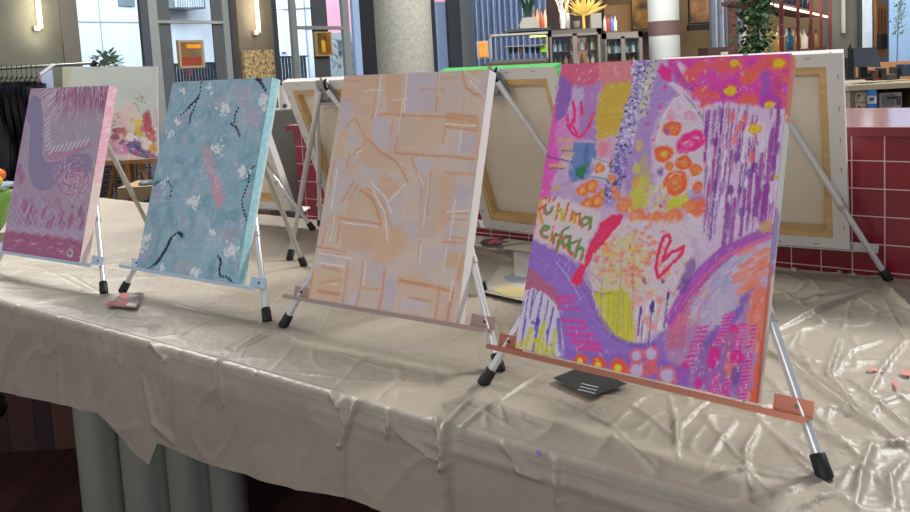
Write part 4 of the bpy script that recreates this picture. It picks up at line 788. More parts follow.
for px, h, w in (([(549, 367), (505, 396), (462, 426)], .008, .009), ([(483, 388), (462, 408), (448, 421)], .006, .008), ([(271, 329), (235, 348)], .005, .007), ([(313, 362), (390, 356), (458, 352)], .004, .012),
                 ([(342, 379), (400, 384), (464, 386)], .005, .009), ([(403, 379), (379, 398)], .006, .008), ([(300, 372), (345, 377)], .004, .007), ([(669, 397), (676, 425), (677, 457)], .010, .008), ([(677, 427), (700, 408), (716, 397)], .008, .008),
                 ([(735, 330), (795, 370), (850, 412), (898, 441)], .012, .014), ([(838, 340), (827, 377), (850, 402), (890, 437)], .012, .012), ([(850, 380), (880, 405), (910, 428)], .009, .010),
                 ([(872, 445), (862, 475), (855, 512)], .014, .011), ([(874, 449), (890, 446), (912, 444)], .010, .009), ([(790, 510), (820, 500), (846, 495)], .009, .010), ([(830, 506), (850, 470), (874, 450)], .006, .008),
                 ([(770, 306), (815, 297), (864, 288)], .008, .009), ([(776, 330), (820, 309), (866, 291)], .011, .012), ([(793, 267), (819, 288)], .007, .010), ([(836, 268), (848, 283), (862, 286)], .010, .010), ([(877, 280), (892, 295), (912, 310)], .016, .013),
                 ([(852, 297), (846, 318), (840, 335)], .005, .007), ([(858, 296), (880, 312), (912, 318)], .005, .008), ([(885, 300), (900, 330), (912, 345)], .005, .010), ([(880, 278), (900, 276), (912, 279)], .006, .008),
                 ([(600, 392), (640, 410), (690, 450)], .005, .012), ([(552, 372), (590, 395), (640, 400)], .005, .010), ([(700, 470), (720, 440), (735, 420)], .006, .010), ([(822, 472), (800, 455), (770, 430)], .006, .011), ([(822, 474), (850, 470), (880, 462)], .006, .010), ([(822, 476), (790, 490), (740, 500)], .006, .011),
                 ([(486, 384), (460, 392), (430, 396)], .005, .008), ([(486, 386), (500, 402), (505, 425)], .006, .008), ([(800, 350), (812, 375), (850, 400)], .008, .012), ([(905, 340), (880, 372), (866, 400)], .008, .012),
                 ([(283, 330), (262, 338), (235, 350)], .005, .007), ([(281, 331), (300, 340), (330, 345)], .004, .008), ([(410, 345), (440, 338), (470, 350)], .004, .010), ([(484, 292), (500, 286), (520, 272)], .006, .008), ([(475, 262), (500, 258), (530, 262)], .006, .008), ([(482, 293), (500, 306), (515, 320)], .004, .009),
                 ([(466, 244), (495, 247), (535, 242)], .010, .012), ([(210, 250), (250, 262), (310, 268)], .004, .012), ([(120, 300), (180, 305), (260, 325)], .004, .010), ([(0, 262), (40, 268), (90, 290)], .004, .012), ([(60, 280), (30, 290), (0, 290)], .003, .010),
                 ([(560, 400), (610, 425), (655, 470)], .006, .009), ([(430, 400), (480, 410), (520, 432)], .005, .009), ([(500, 405), (540, 420), (600, 440)], .005, .010), ([(700, 480), (740, 470), (800, 480)], .007, .010), ([(760, 420), (745, 450), (748, 500)], .007, .010),
                 ([(905, 460), (890, 480), (895, 512)], .010, .010), ([(800, 330), (790, 345), (785, 360)], .006, .009), ([(780, 352), (815, 362), (850, 360)], .006, .009), ([(880, 340), (850, 352), (835, 375)], .007, .010), ([(905, 395), (880, 402), (865, 425)], .007, .010), ([(770, 275), (800, 282), (830, 283)], .005, .008), ([(900, 262), (892, 280), (905, 300)], .006, .009),
                 ([(340, 335), (400, 345), (470, 372)], .004, .010), ([(330, 350), (380, 368), (440, 378)], .005, .010), ([(210, 320), (180, 335), (150, 337)], .004, .010), ([(20, 270), (70, 275), (100, 292)], .004, .010), ([(150, 300), (200, 315), (262, 322)], .004, .009), ([(0, 245), (60, 262), (95, 270)], .004, .012), ([(120, 215), (180, 235), (240, 262)], .004, .014), ([(500, 300), (485, 330), (490, 360)], .005, .009),
                 # hanging front
                 ([(52, 316), (58, 350), (66, 400)], .010, .007), ([(117, 332), (121, 365), (124, 412)], .008, .007), ([(175, 350), (178, 395), (183, 440)], .012, .008), ([(150, 342), (165, 360), (170, 385)], .010, .012),
                 ([(212, 360), (220, 385), (226, 405)], .016, .012), ([(250, 372), (253, 410), (253, 455)], .006, .006), ([(354, 400), (347, 440), (353, 492)], .020, .012), ([(326, 392), (338, 405), (349, 432)], .012, .012), ([(390, 408), (389, 425), (387, 440)], .012, .009), ([(446, 424), (449, 460), (458, 520)], .024, .014), ([(436, 418), (446, 440), (452, 470)], .014, .010),
                 ([(553, 462), (560, 500), (566, 540)], .010, .010), ([(500, 445), (520, 470), (540, 480)], .008, .012), ([(100, 330), (106, 352), (104, 380)], .010, .016), ([(10, 305), (12, 350), (8, 384)], .010, .010), ([(145, 380), (160, 420), (180, 440)], .010, .03), ([(395, 430), (430, 455), (446, 462)], .010, .010)):
    fold(px, h, w)
rr = .0175
Z = np.zeros_like(Pg); T_ = np.zeros_like(Pg); NZ = np.zeros_like(Pg); NT = np.zeros_like(Pg)
m1 = Pg > rr; m3 = Pg < -rr; m2 = ~(m1 | m3); th = (rr-Pg)/(2*rr)*pi/2
T_[m1] = Pg[m1]; NZ[m1] = 1
T_[m2] = rr-rr*np.sin(th[m2]); Z[m2] = -rr+rr*np.cos(th[m2]); NZ[m2] = np.cos(th[m2]); NT[m2] = -np.sin(th[m2])
T_[m3] = 0; Z[m3] = Pg[m3]; NT[m3] = -1
flare = np.clip((-Pg-.03), 0, 1)*.10; T_ -= flare
# gentle sag of the strip just below the edge, following the tabletop's thick rim
T_ += NT*0 ; Hh += .006*np.exp(-((Pg+.045)/.012)**2)*np.clip((Sg+.6)/.5, 0, 1)
Xw = np.stack([OT.x+A.x*Sg+B.x*(T_+NT*Hh), OT.y+A.y*Sg+B.y*(T_+NT*Hh), Z+TABZ+NZ*Hh-.0045*m1 - .003*m2], -1)
# keep the sheet flat where the feet stand
idx = np.arange(rows*cols).reshape(rows, cols)
q = np.stack([idx[:-1, :-1], idx[1:, :-1], idx[1:, 1:], idx[:-1, 1:]], -1).reshape(-1, 4)
me = bpy.data.meshes.new('table_cover'); me.vertices.add(rows*cols); me.vertices.foreach_set('co', Xw.ravel())
me.loops.add(len(q)*4); me.polygons.add(len(q)); me.loops.foreach_set('vertex_index', q.ravel()); me.polygons.foreach_set('loop_start', np.arange(0, len(q)*4, 4)); me.update(calc_edges=True)
me.polygons.foreach_set('use_smooth', [True]*len(q))
sheet = mat('plastic_sheet', '#9d9384', .44, spec=.38, col2='#aaa091', nscale=2.5, bump=.25, bscale=42)
nt = sheet.node_tree; nb = nt.nodes['Principled BSDF']; tcx = nt.nodes.new('ShaderNodeTexCoord'); nx_ = nt.nodes.new('ShaderNodeTexNoise'); nx_.noise_type = 'RIDGED_MULTIFRACTAL'; nx_.inputs['Scale'].default_value = 5.5; nx_.inputs['Detail'].default_value = 5; nx_.inputs['Distortion'].default_value = .8
nt.links.new(tcx.outputs['Object'], nx_.inputs['Vector']); bx_ = nt.nodes.new('ShaderNodeBump'); bx_.inputs['Strength'].default_value = .22; bx_.inputs['Distance'].default_value = .012
nt.links.new(nx_.outputs['Fac'], bx_.inputs['Height']); old = nb.inputs['Normal'].links[0].from_node; nt.links.new(old.outputs[0], bx_.inputs['Normal']); nt.links.new(bx_.outputs[0], nb.inputs['Normal'])
me.materials.append(sheet)
o = bpy.data.objects.new('table_cover', me); C.objects.link(o)
tag(o, 'wrinkled pale plastic sheet spread over the long table, hanging down its front', 'table cover')
# tabletop and its tubular supports
tabroot = empty('long_table', tw(-2.4, .72, FLOOR), 'long table on silver tubes hidden under a pale plastic sheet', 'table', rz=YT)
m = MB(); m.bb(S0+2.45, 1.5+2.4, -.70, .64, -.060-FLOOR, -.027-FLOOR); m.build('tabletop', mat('table_board', '#6b4a35', .6, noise=.15, nscale=4), tabroot)
tubem = mat('satin_tube', '#a9b0a6', .38, .55)
for px, w in ((103, .135), (148, .150), (191, .140), (228, .115)):
    P = at(px, 480, 2.42); L = P-tw(-2.4, .72); 
    c = ((P-tw(-2.4, .72)).dot(A), (P-tw(-2.4, .72)).dot(B))
    MB().tube([(c[0], c[1], .0), (c[0], c[1], -.062-FLOOR)], w/2, 32).build('leg', tubem, tabroot)
for s in (-4.2, -2.9, 1.1):
    P = (s+2.4, .0); MB().tube([(P[0], P[1], 0), (P[0], P[1], -.062-FLOOR)], .06, 24).build('leg', tubem, tabroot)

# leaflets and sheets of paper on the table
def card(name, px, col, label, cat, z=.004, th_=.0009, marks=()):
    z += TABZ; P = [on_z(x, y, z) for x, y in px]; c = sum(P, Vector())/4
    vs = [p-c for p in P]+[p-c+Vector((0, 0, th_)) for p in P]
    o = MB().add(vs, [(0, 1, 2, 3), (7, 6, 5, 4), (0, 4, 5, 1), (1, 5, 6, 2), (2, 6, 7, 3), (3, 7, 4, 0)]).build(name, mat(name+col, col, .45)); o.location = c; tag(o, label, cat)
    for nm, poly, mc in marks:
        Q = [on_z(x, y, z+th_+.0006)-c for x, y in poly]; Q2_ = [p+Vector((0, 0, .0004)) for p in Q]; k = len(Q)
        MB().add(Q+Q2_, [tuple(range(k)), tuple(range(2*k-1, k-1, -1))]+[(a, k+a, k+(a+1) % k, (a+1) % k) for a in range(k)]).build(nm, mat('ink'+mc, mc, .5), o)
    return o
tx = [('text_line', [(578+k*1.6+dx, 390-k*3.0+dx*.24), (595+k*1.6+dx, 394-k*3.0+dx*.24), (595.4+k*1.6+dx, 393-k*3.0+dx*.24), (578.4+k*1.6+dx, 389-k*3.0+dx*.24)], '#9a9a9c') for k in range(3) for dx in (0,)]
card('leaflet', [(553, 378), (592, 397), (627, 384), (584, 366)], '#26272a', 'black leaflet lying under the ledge of the pink and orange painting', 'leaflet', z=.009, marks=tx)
card('leaflet', [(107, 306), (136, 308), (144, 293), (122, 293)], '#6f6a68', 'grey and red leaflet lying at the foot of the teal painting', 'leaflet', z=.008, marks=[('red_print', [(106, 305), (126, 306), (129, 300), (110, 301)], '#b04a50'), ('red_print', [(118, 297), (124, 299.5), (129, 297), (128, 293.5), (120, 294)], '#b8323c'), ('title_print', [(126, 305), (135, 306.5), (136, 304), (128, 303)], '#d8d0c8')])
card('leaflet', [(478, 243.5), (499, 245), (506, 238), (485, 239)], '#3a3c42', 'dark leaflet with a red stripe seen between the peach and pink paintings', 'leaflet', z=.012, marks=[('red_print', [(487, 244), (492, 244.3), (499, 238.6), (493, 238.9)], '#a63a50'), ('title_print', [(494, 243), (500, 243), (503, 240.5), (497, 240.5)], '#8a4856')])
card('paper_sheet', [(515, 276), (545, 280), (556, 254), (513, 252)], '#cfcdca', 'white sheet of paper behind the pink and orange painting', 'paper', z=.012)
card('paper_sheet', [(482, 292), (527, 302), (545, 272), (500, 266)], '#b5b0a2', 'paper smeared with blue and yellow paint', 'paper', z=.010, marks=[('blue_smear', [(503, 277), (514, 273), (527, 277), (524, 283), (510, 282), (506, 280)], '#8796a4'), ('yellow_smear', [(492, 290), (505, 286), (525, 288), (524, 298), (505, 296)], '#b9ad7c')])
for k, (px, c) in enumerate([([(893, 378), (897, 381), (898, 388), (894, 386)], '#c9786a'), ([(868, 366), (884, 370), (883, 373), (867, 369)], '#c98a78'), ([(900, 370), (910, 371), (910, 376), (902, 375)], '#c97a6c'), ([(536, 452), (540, 450), (542, 456), (538, 457)], '#7a66a8')]):
    card('paint_spot', px, c, ['coral paint spot on the sheet at the far right, a short dab', 'coral paint streak on the sheet, right of the front easel leg', 'coral paint spot at the right edge of the picture', 'tiny violet paint spot near the front edge of the table'][k], 'paint spot', z=.006, th_=.0006)

# ------------------------------------------------------------------ red tiled bar counter behind the table
def tile_mat():
    m = bpy.data.materials.new('red_tiles'); m.use_nodes = True; nt = m.node_tree; b = nt.nodes['Principled BSDF']
    tc = nt.nodes.new('ShaderNodeTexCoord'); sp = nt.nodes.new('ShaderNodeSeparateXYZ'); cb = nt.nodes.new('ShaderNodeCombineXYZ')
    nt.links.new(tc.outputs['Object'], sp.inputs[0]); nt.links.new(sp.outputs['X'], cb.inputs['X']); nt.links.new(sp.outputs['Z'], cb.inputs['Y'])
    br = nt.nodes.new('ShaderNodeTexBrick'); br.offset = 0; br.inputs['Scale'].default_value = 1
    br.inputs['Brick Width'].default_value = .088; br.inputs['Row Height'].default_value = .0845; br.inputs['Mortar Size'].default_value = .0016; br.inputs['Mortar Smooth'].default_value = .1
    br.inputs['Color1'].default_value = (*lin('#86202f'), 1); br.inputs['Color2'].default_value = (*lin('#7b1c2b'), 1); br.inputs['Mortar'].default_value = (*lin('#d9c4c4'), 1)
    mp = nt.nodes.new('ShaderNodeMapping'); mp.inputs['Location'].default_value = (-.049, -.0405, 0); nt.links.new(cb.outputs[0], mp.inputs[0]); nt.links.new(mp.outputs[0], br.inputs['Vector'])
    nt.links.new(br.outputs['Color'], b.inputs['Base Color']); b.inputs['Roughness'].default_value = .25
    bp = nt.nodes.new('ShaderNodeBump'); bp.inputs['Strength'].default_value = .5; bp.inputs['Distance'].default_value = .002; bp.invert = True
    nt.links.new(br.outputs['Fac'], bp.inputs['Height']); nt.links.new(bp.outputs[0], b.inputs['Normal']); return m
P0 = Vector((-.775, 3.755, 0)); 
bar = empty('bar_counter', (P0.x, P0.y, FLOOR), 'long bar counter faced with dark red square tiles, white joints and a red top', 'counter', rz=YT)
Lb = 4.6; zt = .443-FLOOR
mb = MB().bb(0, Lb, .03, .62, 0, zt-.028).build('tiled_body', mat('bar_core', '#5c1a24', .6), bar)
tl = MB().bb(0, Lb, -.0, .03, -.0, zt-.030); tlo = tl.build('tiled_front', tile_mat(), bar)
MB().bb(-.032, Lb, -.021, -.0182, zt-.028, zt-.001).build('front_edge', mat('bar_edge', '#7c2230', .35), bar)
MB().bb(-.03, Lb, -.018, .70, zt-.028, zt).build('countertop', mat('bar_top', '#a87e7c', .16, spec=.8, noise=.06, nscale=3), bar, bevel=.004)  # the pinkish sheen of reflected light is put into the top's colour

# ------------------------------------------------------------------ the room and what stands in it
TOPZ = 3.4
def struct(name, mb, m, parent=None, **k):
    o = mb.build(name, m, parent); 
    if not parent: o['kind'] = 'structure'
    return o
floor_m = mat('dark_plank_floor', '#4a2b27', .7, spec=.2, noise=.3, nscale=3, stretch=(6, .6, 1))
struct('floor', MB().bb(-14, 14, -2, 16, FLOOR-.1, FLOOR), floor_m)
# window wall: runs away to the right at a right angle to the table
WO = Vector((-3.93, 8.1, 0)); WY = atan2(.8133, .5818); WU = Vector((cos(WY), sin(WY), 0)); WN = Vector((-sin(WY), cos(WY), 0))
WM = Matrix.Translation(WO) @ Matrix.Rotation(WY, 4, 'Z')
def wp(x, y, off=0.0):
    P = on_plane(x, y, WO+WN*off, WN); return (P-WO).dot(WU), P.z
def wbox(x0, y0, x1, y1, off, th_, mb=None):
    ym = (min(max(y0, -50), 110)+min(max(y1, -50), 110))/2; xm = (x0+x1)/2
    s0, s1 = wp(x0, ym, off)[0], wp(x1, ym, off)[0]; z1 = TOPZ if y0 < -90 else wp(xm, y0, off)[1]; z0 = FLOOR if y1 > 400 else wp(xm, y1, off)[1]
    return (mb or MB()).bb(s0, s1, off, off+th_, z0, z1)
def wb(name, m, x0, y0, x1, y1, off=0.0, th_=.1, parent=None, bevel=0):
    b = wbox(x0, y0, x1, y1, off, th_); 
    if parent is None:
        s0 = min(v[0] for v in b.v); s1 = max(v[0] for v in b.v); y_ = off; z0 = min(v[2] for v in b.v)
        c = ((s0+s1)/2, off, z0); b.v = [(v[0]-c[0], v[1]-c[1], v[2]-c[2]) for v in b.v]
        o = b.build(name, m, bevel=bevel); o.matrix_world = WM @ Matrix.Translation(c); o['_c'] = 0; del o['_c']; return o
    o = b.build(name, m, parent, bevel=bevel); o.matrix_world = WM; return o
def wst(name, m, *a, **k): o = wb(name, m, *a, **k); o['kind'] = 'structure'; return o
def wchild(name, m, par, *a, bevel=0, **k):
    b = wbox(*a, **k); o = b.build(name, m); o.parent = par; bpy.context.view_layer.update(); o.matrix_parent_inverse = par.matrix_world.inverted(); o.matrix_world = WM; return o
TOP, BOT = -200, 500
conc = mat('concrete', '#6c6d61', .8, noise=.16, nscale=3.2, bump=.2, bscale=30)
conc_w = mat('concrete_pillar', '#6e675b', .8, noise=.14, nscale=2.5, bump=.2, bscale=30)
frm = mat('grey_window_frame', '#8e9696', .5); frm_d = mat('dark_window_frame', '#434a55', .5); frm_b = mat('brown_window_frame', '#6b6760', .6)
glass = bpy.data.materials.new('window_glass'); glass.use_nodes = True
nt = glass.node_tree; nt.nodes.remove(nt.nodes['Principled BSDF']); tr_ = nt.nodes.new('ShaderNodeBsdfTransparent'); gl = nt.nodes.new('ShaderNodeBsdfGlossy'); mx = nt.nodes.new('ShaderNodeMixShader'); fr_ = nt.nodes.new('ShaderNodeFresnel')
tr_.inputs[0].default_value = (.88, .94, .98, 1); gl.inputs['Roughness'].default_value = .05; fr_.inputs[0].default_value = 1.45
mx.inputs[0].default_value = .06; nt.links.new(tr_.outputs[0], mx.inputs[1]); nt.links.new(gl.outputs[0], mx.inputs[2]); nt.links.new(mx.outputs[0], nt.nodes['Material Output'].inputs[0])
wst('wall_left', conc, -220, TOP, 62, BOT, 0, .35)
wst('trim_1', frm_b, 62, TOP, 79, BOT, -.02, .05)
for i, (x0, x1) in enumerate(((79, 143), (158, 224), (276, 354), (436, 450))):
    w_ = wst('window_%d' % (i+1), glass, x0, TOP, x1, BOT, .12, .01)
wst('trim_2', frm_d, 142, TOP, 150, BOT, -.01, .05); wst('trim_3', frm, 150, TOP, 159, BOT, -.02, .05)
wst('trim_4', frm, 224, TOP, 232, BOT, -.02, .05); wst('trim_5', mat('blue_steel', '#434c5d', .5), 231, TOP, 239, BOT, -.04, .05)
wst('wall_pillar', conc_w, 238, TOP, 273, BOT, -.15, .5); wst('trim_6', frm_d, 272, TOP, 278, BOT, -.02, .05)
wst('trim_7', frm, 292, TOP, 297.5, BOT, -.01, .05); wst('trim_8', frm, 343.5, TOP, 350, BOT, -.01, .05)
wst('trim_9', mat('pale_blue_frame', '#a9c8f2', .4), 354, TOP, 362, BOT, -.01, .05); wst('trim_10', mat('black_frame_paint', '#23262d', .5), 361, TOP, 380, BOT, -.02, .05)
wst('trim_11', frm_d, 431, TOP, 436, BOT, -.02, .05); wst('trim_12', frm_d, 449, TOP, 461, BOT, -.02, .05); wst('trim_13', mat('sage_frame', '#93a0a0', .6), 461, TOP, 476, BOT, -.02, .05)
wst('trim_14', frm, 158, 20.5, 226, 23.5, -.015, .05); wst('trim_15', frm, 296, 26, 345, 29.5, -.015, .05)
wst('trim_16', mat('pale_blue_frame', '#a9c8f2', .4), 440, 2, 449, 400, .03, .06)
# perforated screens of window 2 and the dark panel of window 3
mesh_m = mat('grey_screen', '#666d72', .7, col2='#3c4247', nscale=90)
tag(wb('window_screen', mesh_m, 152, TOP, 171, BOT, .02, .02), 'grey perforated screen hanging at the left of the second window', 'screen')
tag(wb('window_screen', mesh_m, 213, TOP, 224, BOT, .02, .02), 'grey perforated screen hanging at the right of the second window', 'screen')
tag(wb('window_screen', mat('dark_screen', '#4e5356', .7, noise=.12, nscale=30), 313, TOP, 328, BOT, .04, .02), 'dark grey screen hanging behind the small yellow and red framed picture', 'screen')
# tube lamps on the pillars
glow = mat('lamp_tube_glow', '#fff4dc', .4, emis='#ffe9c4', estr=4.5)
def tube_lamp(x0, x1, y1, off, label, gx):
    r = wb('tube_lamp', mat('lamp_back', '#b7a084', .6), x0+1, -120, x1-.5, y1, off-.02, .02); tag(r, label, 'lamp', 'upright tube lamps on the concrete pillars')
    wchild('glowing_tube', glow, r, x0+(x1-x0)*.3, -118, x1-1.2, y1-2.5, off-.045, .02); wchild('end_cap', mat('lamp_cap', '#c9c4ba', .5), r, x0+1.6, y1-3, x1+.0, y1+1.5, off-.05, .03)
    xm = (x0+x1)/2; s, z = wp(xm, -10, off-.12); P = WM @ Vector((s, off-.16, z+.3))
    l = bpy.data.lights.new('tube_light', 'AREA'); l.shape = 'RECTANGLE'; l.size = .05; l.size_y = 1.6; l.energy = 4.5; l.color = (1, .86, .62)
    lo = bpy.data.objects.new('tube_light', l); C.objects.link(lo); lo.location = P; lo.rotation_euler = (pi/2, 0, WY)   # shines back on the pillar
tube_lamp(33, 40, 29, 0, 'glowing upright tube lamp on the concrete wall at the far left', 1)
tube_lamp(253, 258.5, 33.5, -.15, 'glowing upright tube lamp on the pillar between the windows', 1)
# pictures
def framed(name, x0, y0, x1, y1, off, fm, paint, label, cat='picture', strokes=()):
    r = wb(name, fm, x0, y0, x1, y1, off-.045, .04); tag(r, label, cat)
    dx = (x1-x0)*.09; c = wchild('picture_sheet', paint, r, x0+dx, y0+dx, x1-dx, y1-dx, off-.045, .005)
    for k, (a, b, c_, d, m_) in enumerate(strokes):
        wchild('painted_area', m_, c, x0+(x1-x0)*a, y0+(y1-y0)*b, x0+(x1-x0)*c_, y0+(y1-y0)*d, off-.047-.0004*k, .002)
    return r
fr_w = mat('pale_wood_frame', '#a39072', .6)
framed('framed_picture', 179, 40, 204.5, 68, 0, fr_w, mat('sunset_paint', '#e3a01c', .6, col2='#a8401e', nscale=3.2), 'orange and yellow picture in a pale frame hanging before the second window',
       strokes=((.12, .62, .88, .9, mat('brick_red', '#9c3a28', .6, noise=.2, nscale=5)), (.3, .15, .85, .3, mat('amber', '#dd9410', .6, noise=.2, nscale=7))))
framed('framed_picture', 316, 31.5, 332, 56, 0, mat('tan_frame', '#b59a62', .6), mat('figure_paint', '#d9452e', .6, col2='#e0ac2a', nscale=5.5), 'small red and yellow picture in a tan frame on the dark screen',
       strokes=((.35, .35, .6, .85, mat('yellow_dress', '#e2b02a', .6, noise=.15, nscale=9)), (.5, .2, .62, .38, mat('dark_hair', '#6a2018', .6))))
r = wb('relief_panel', mat('relief_gold', '#e2c88e', .55, col2='#4e3f26', nscale=26, bump=1, bscale=40), 245, 50, 275, 90, -.21, .05); tag(r, 'square golden textured relief on the pillar below the lamp', 'wall art')
# outside
out_w = mat('white_render', '#dfe5ec', .8, noise=.03, nscale=.6); out_s = mat('shade_blue', '#a9b9cc', .8)
struct('ground_outside', MB().bb(-30, 4, 10, 40, FLOOR-.06, FLOOR+.002), mat('pale_paving', '#b9bcc0', .8)) if False else None
fac = wb('white_building', out_w, -300, TOP, 285, BOT, 9, .4); tag(fac, 'white rendered building across the street seen through the left windows', 'building')
for a in ((79, 21.5, 143, 22.3), (100, -20, 100.5, 60)): wchild('wall_joint', mat('joint_grey', '#8fa0b2', .8), fac, *a, 8.98, .02)
wchild('window', mat('facade_window', '#6f7f86', .4), fac, 118, -20, 134, 6, 8.95, .05)
bal = wchild('balcony', mat('balcony_grey', '#70787c', .7), fac, 172, -30, 204, 8, 8.3, .7)
for k in range(12): wchild('baluster', mat('baluster_white', '#c5ccd0', .7), bal, 175+k*2.4, -30, 176+k*2.4, 7, 8.22, .06)
for (x0, x1, y0, y1, lab) in ((158, 226, 66, 110, 'railing of dark upright bars outside the second window'), (276, 313, 58, 110, 'railing of dark upright bars outside the third window')):
    s0, z1 = wp(x0, y0, 2.6); s1, z0 = wp(x1, 140, 2.6); n_ = int((x1-x0)/3.4)
    r = empty('railing', WM @ Vector(((s0+s1)/2, 2.6, z0)), lab, 'railing', rz=WY, group='railings outside')
    for k in range(n_):
        MB().bb(s0+(s1-s0)*k/n_-(s0+s1)/2, s0+(s1-s0)*(k+.55)/n_-(s0+s1)/2, 0, .03, 0, z1-z0).build('bar', mat('railing_bar', '#515c68', .6), r)
    MB().bb(s0-(s0+s1)/2, s1-(s0+s1)/2, -.01, .04, z1-z0, z1-z0+.03).build('rail', mat('railing_bar', '#515c68', .6), r)
tag(wb('letter_box', mat('pink_box', '#d98a96', .6), 189, 69, 193, 76, 2.3, .1), 'small pink box seen outside under the orange picture', 'box')
def bush(name, c, r, h, n, m, label, cat, L=.05, w=.03, stem=None, upright=False, sq=(1, 1)):
    root = empty(name, c, label, cat); mb = MB()
    for _ in range(n):
        a = random.uniform(0, 2*pi); q = sqrt(random.random())*r; z = random.uniform(.15, 1)*h; k = (1 if upright else sin(pi*min(1, z/h)*.85+.25))
        p = (q*cos(a)*k*sq[0], q*sin(a)*k*sq[1], z*(1 if not upright else .1)); d = (cos(a)*(.3 if upright else 1), sin(a)*(.3 if upright else 1), random.uniform(.8, 1.5) if upright else random.uniform(-.6, .9))
        mb.leaf(p, d, L*random.uniform(.6, 1.3), w)
    mb.build('foliage', m, root)
    st_ = MB()
    for k in range(5): a = k*1.3; st_.tube([(0, 0, 0), (r*.3*cos(a)*sq[0], r*.3*sin(a)*sq[1], h*.5), (r*.55*cos(a)*sq[0], r*.55*sin(a)*sq[1], h*.85)], [.012, .008, .003], 6)
    st_.build('stem', stem or mat('bark', '#5d4a37', .8), root); return root
P = WM @ Vector((wp(106, 66, 1.2)[0], 1.2, FLOOR)); zt_ = wp(106, 55, 1.2)[1]
bush('potted_shrub', P, .42, zt_-FLOOR, 900, mat('leaf_fresh', '#9fbe86', .6, noise=.25, nscale=8), 'light green shrub behind the white flower painting', 'plant', L=.13, w=.06)
P = WM @ Vector((wp(343, 76, .9)[0], .9, FLOOR)); 
bush('grass_tuft', P, .55, wp(343, 44, .9)[1]-FLOOR, 700, mat('leaf_silver', '#b3bdb4', .7, noise=.2, nscale=8), 'pale silvery tuft of grass outside the third window', 'plant', L=.28, w=.015)

# big round columns
def cyl_struct(name, x0, x1, Y, m, extra=None):
    a, b = at(x0, 40, Y), at(x1, 40, Y); r = (b.x-a.x)/2; c = ((a.x+b.x)/2, Y+r)
    o = MB().tube([(0, 0, FLOOR), (0, 0, TOPZ)], r, 48).build(name, m); o.location = (c[0], c[1], 0); o['kind'] = 'structure'; return c, r
cyl_struct('wall_column', 373, 432, 8.8, mat('column_concrete', '#8d8f87', .75, noise=.16, nscale=30, bump=.5, bscale=60))
c, r = cyl_struct('wall_column', 653, 684, 9.5, mat('column_pale', '#aab3b2', .5, noise=.04, nscale=2))
za, zb = at(665, 35, 9.5).z, at(665, 20.5, 9.5).z
o = MB().tube([(0, 0, za), (0, 0, zb)], r+.006, 48).build('trim_17', mat('band_brown', '#5b4846', .5)); o.location = (c[0], c[1], 0); o['kind'] = 'structure'

# camera-side helpers for the far bar: box whose front spans a rectangle at distance Y
def ybox(x0, y0, x1, y1, Y, d, c=None):
    ym = (max(y0, 0)+min(y1, 110))/2; xm = (x0+x1)/2; a = at(x0, ym, Y).x; b = at(x1, ym, Y).x
    z1 = TOPZ if y0 < -90 else at(xm, y0, Y).z; z0 = FLOOR if y1 > 400 else at(xm, y1, Y).z
    return a, b, z0, z1
def yb(name, m, x0, y0, x1, y1, Y, d=.1, parent=None, bevel=0):
    a, b, z0, z1 = ybox(x0, y0, x1, y1, Y, d)
    if parent is None:
        o = MB().bb(a-(a+b)/2, b-(a+b)/2, 0, d, 0, z1-z0).build(name, m, bevel=bevel); o.location = ((a+b)/2, Y, z0); return o
    L = parent.location; return MB().bb(a-L.x, b-L.x, Y-L.y, Y-L.y+d, z0-L.z, z1-L.z).build(name, m, parent, bevel=bevel)
def yst(name, *a, **k): o = yb(name, *a, **k); o['kind'] = 'structure'; return o
nb_ = yb('white_building', out_w, 250, TOP, 326, BOT, 19.5, .4); tag(nb_, 'pale facade with thin joints seen through the third window', 'building')
yb('wall_joint', mat('joint_grey', '#8fa0b2', .8), 262, 8, 326, 9, 19.46, .05, nb_); yb('wall_joint', mat('joint_grey', '#8fa0b2', .8), 306, 0, 307, 80, 19.46, .05, nb_); yb('bright_plaster', mat('bright_plaster', '#f4f6f8', .7), 279, 10, 284, 52, 19.4, .1, nb_)
b2 = yb('pink_building', mat('pink_render', '#e88fa2', .8), 322, TOP, 480, BOT, 18.6, .4); tag(b2, 'pink rendered building above a grey base outside', 'building')
yb('grey_base', mat('grey_base', '#8b9194', .8), 322, 29, 480, BOT, 18.5, .5, b2); yb('dark_opening', mat('opening_dark', '#4e565a', .6), 338, 40, 342, 52, 18.45, .1, b2); yb('garage_door', mat('opening_dark2', '#5c666c', .6), 350, 42, 360, 75, 18.45, .1, b2)
dk = mat('dark_brown_panel', '#3a2620', .6, noise=.15, nscale=3)
yst('wall_back', mat('back_wall_ochre', '#6a5436', .8, noise=.14, nscale=2.5), 540, TOP, 850, BOT, 13.5, .3)
def curtain(x0, x1, y1, Y, m, label, n_, amp=.05):
    a, b, z0, z1 = ybox(x0, TOP, x1, y1, Y, 0); N = n_*8; vs = []
    for i in range(N+1):
        t = i/N; x = a+(b-a)*t-(a+b)/2; y = amp*sin(2*pi*n_*t)+amp*.35*sin(2*pi*n_*.37*t+1)
        vs += [(x, y, 0), (x, y, z1-z0), (x, y+.008, 0), (x, y+.008, z1-z0)]
    fs = [f for i in range(N) for f in ((4*i, 4*i+4, 4*i+5, 4*i+1), (4*i+2, 4*i+3, 4*i+7, 4*i+6))]
    o = MB().add(vs, fs, True).build('curtain', m); o.location = ((a+b)/2, Y, z0); return tag(o, label, 'curtain')
curtain(474, 548, BOT, 11.2, mat('blue_grey_curtain', '#8c9fbf', .7), 'long pleated blue grey curtain left of the plant pot and glass case', 13, .13)
curtain(711, 746, 48, 10.2, mat('grey_curtain', '#8a93a3', .7), 'pleated grey curtain behind the brown post', 6, .08)
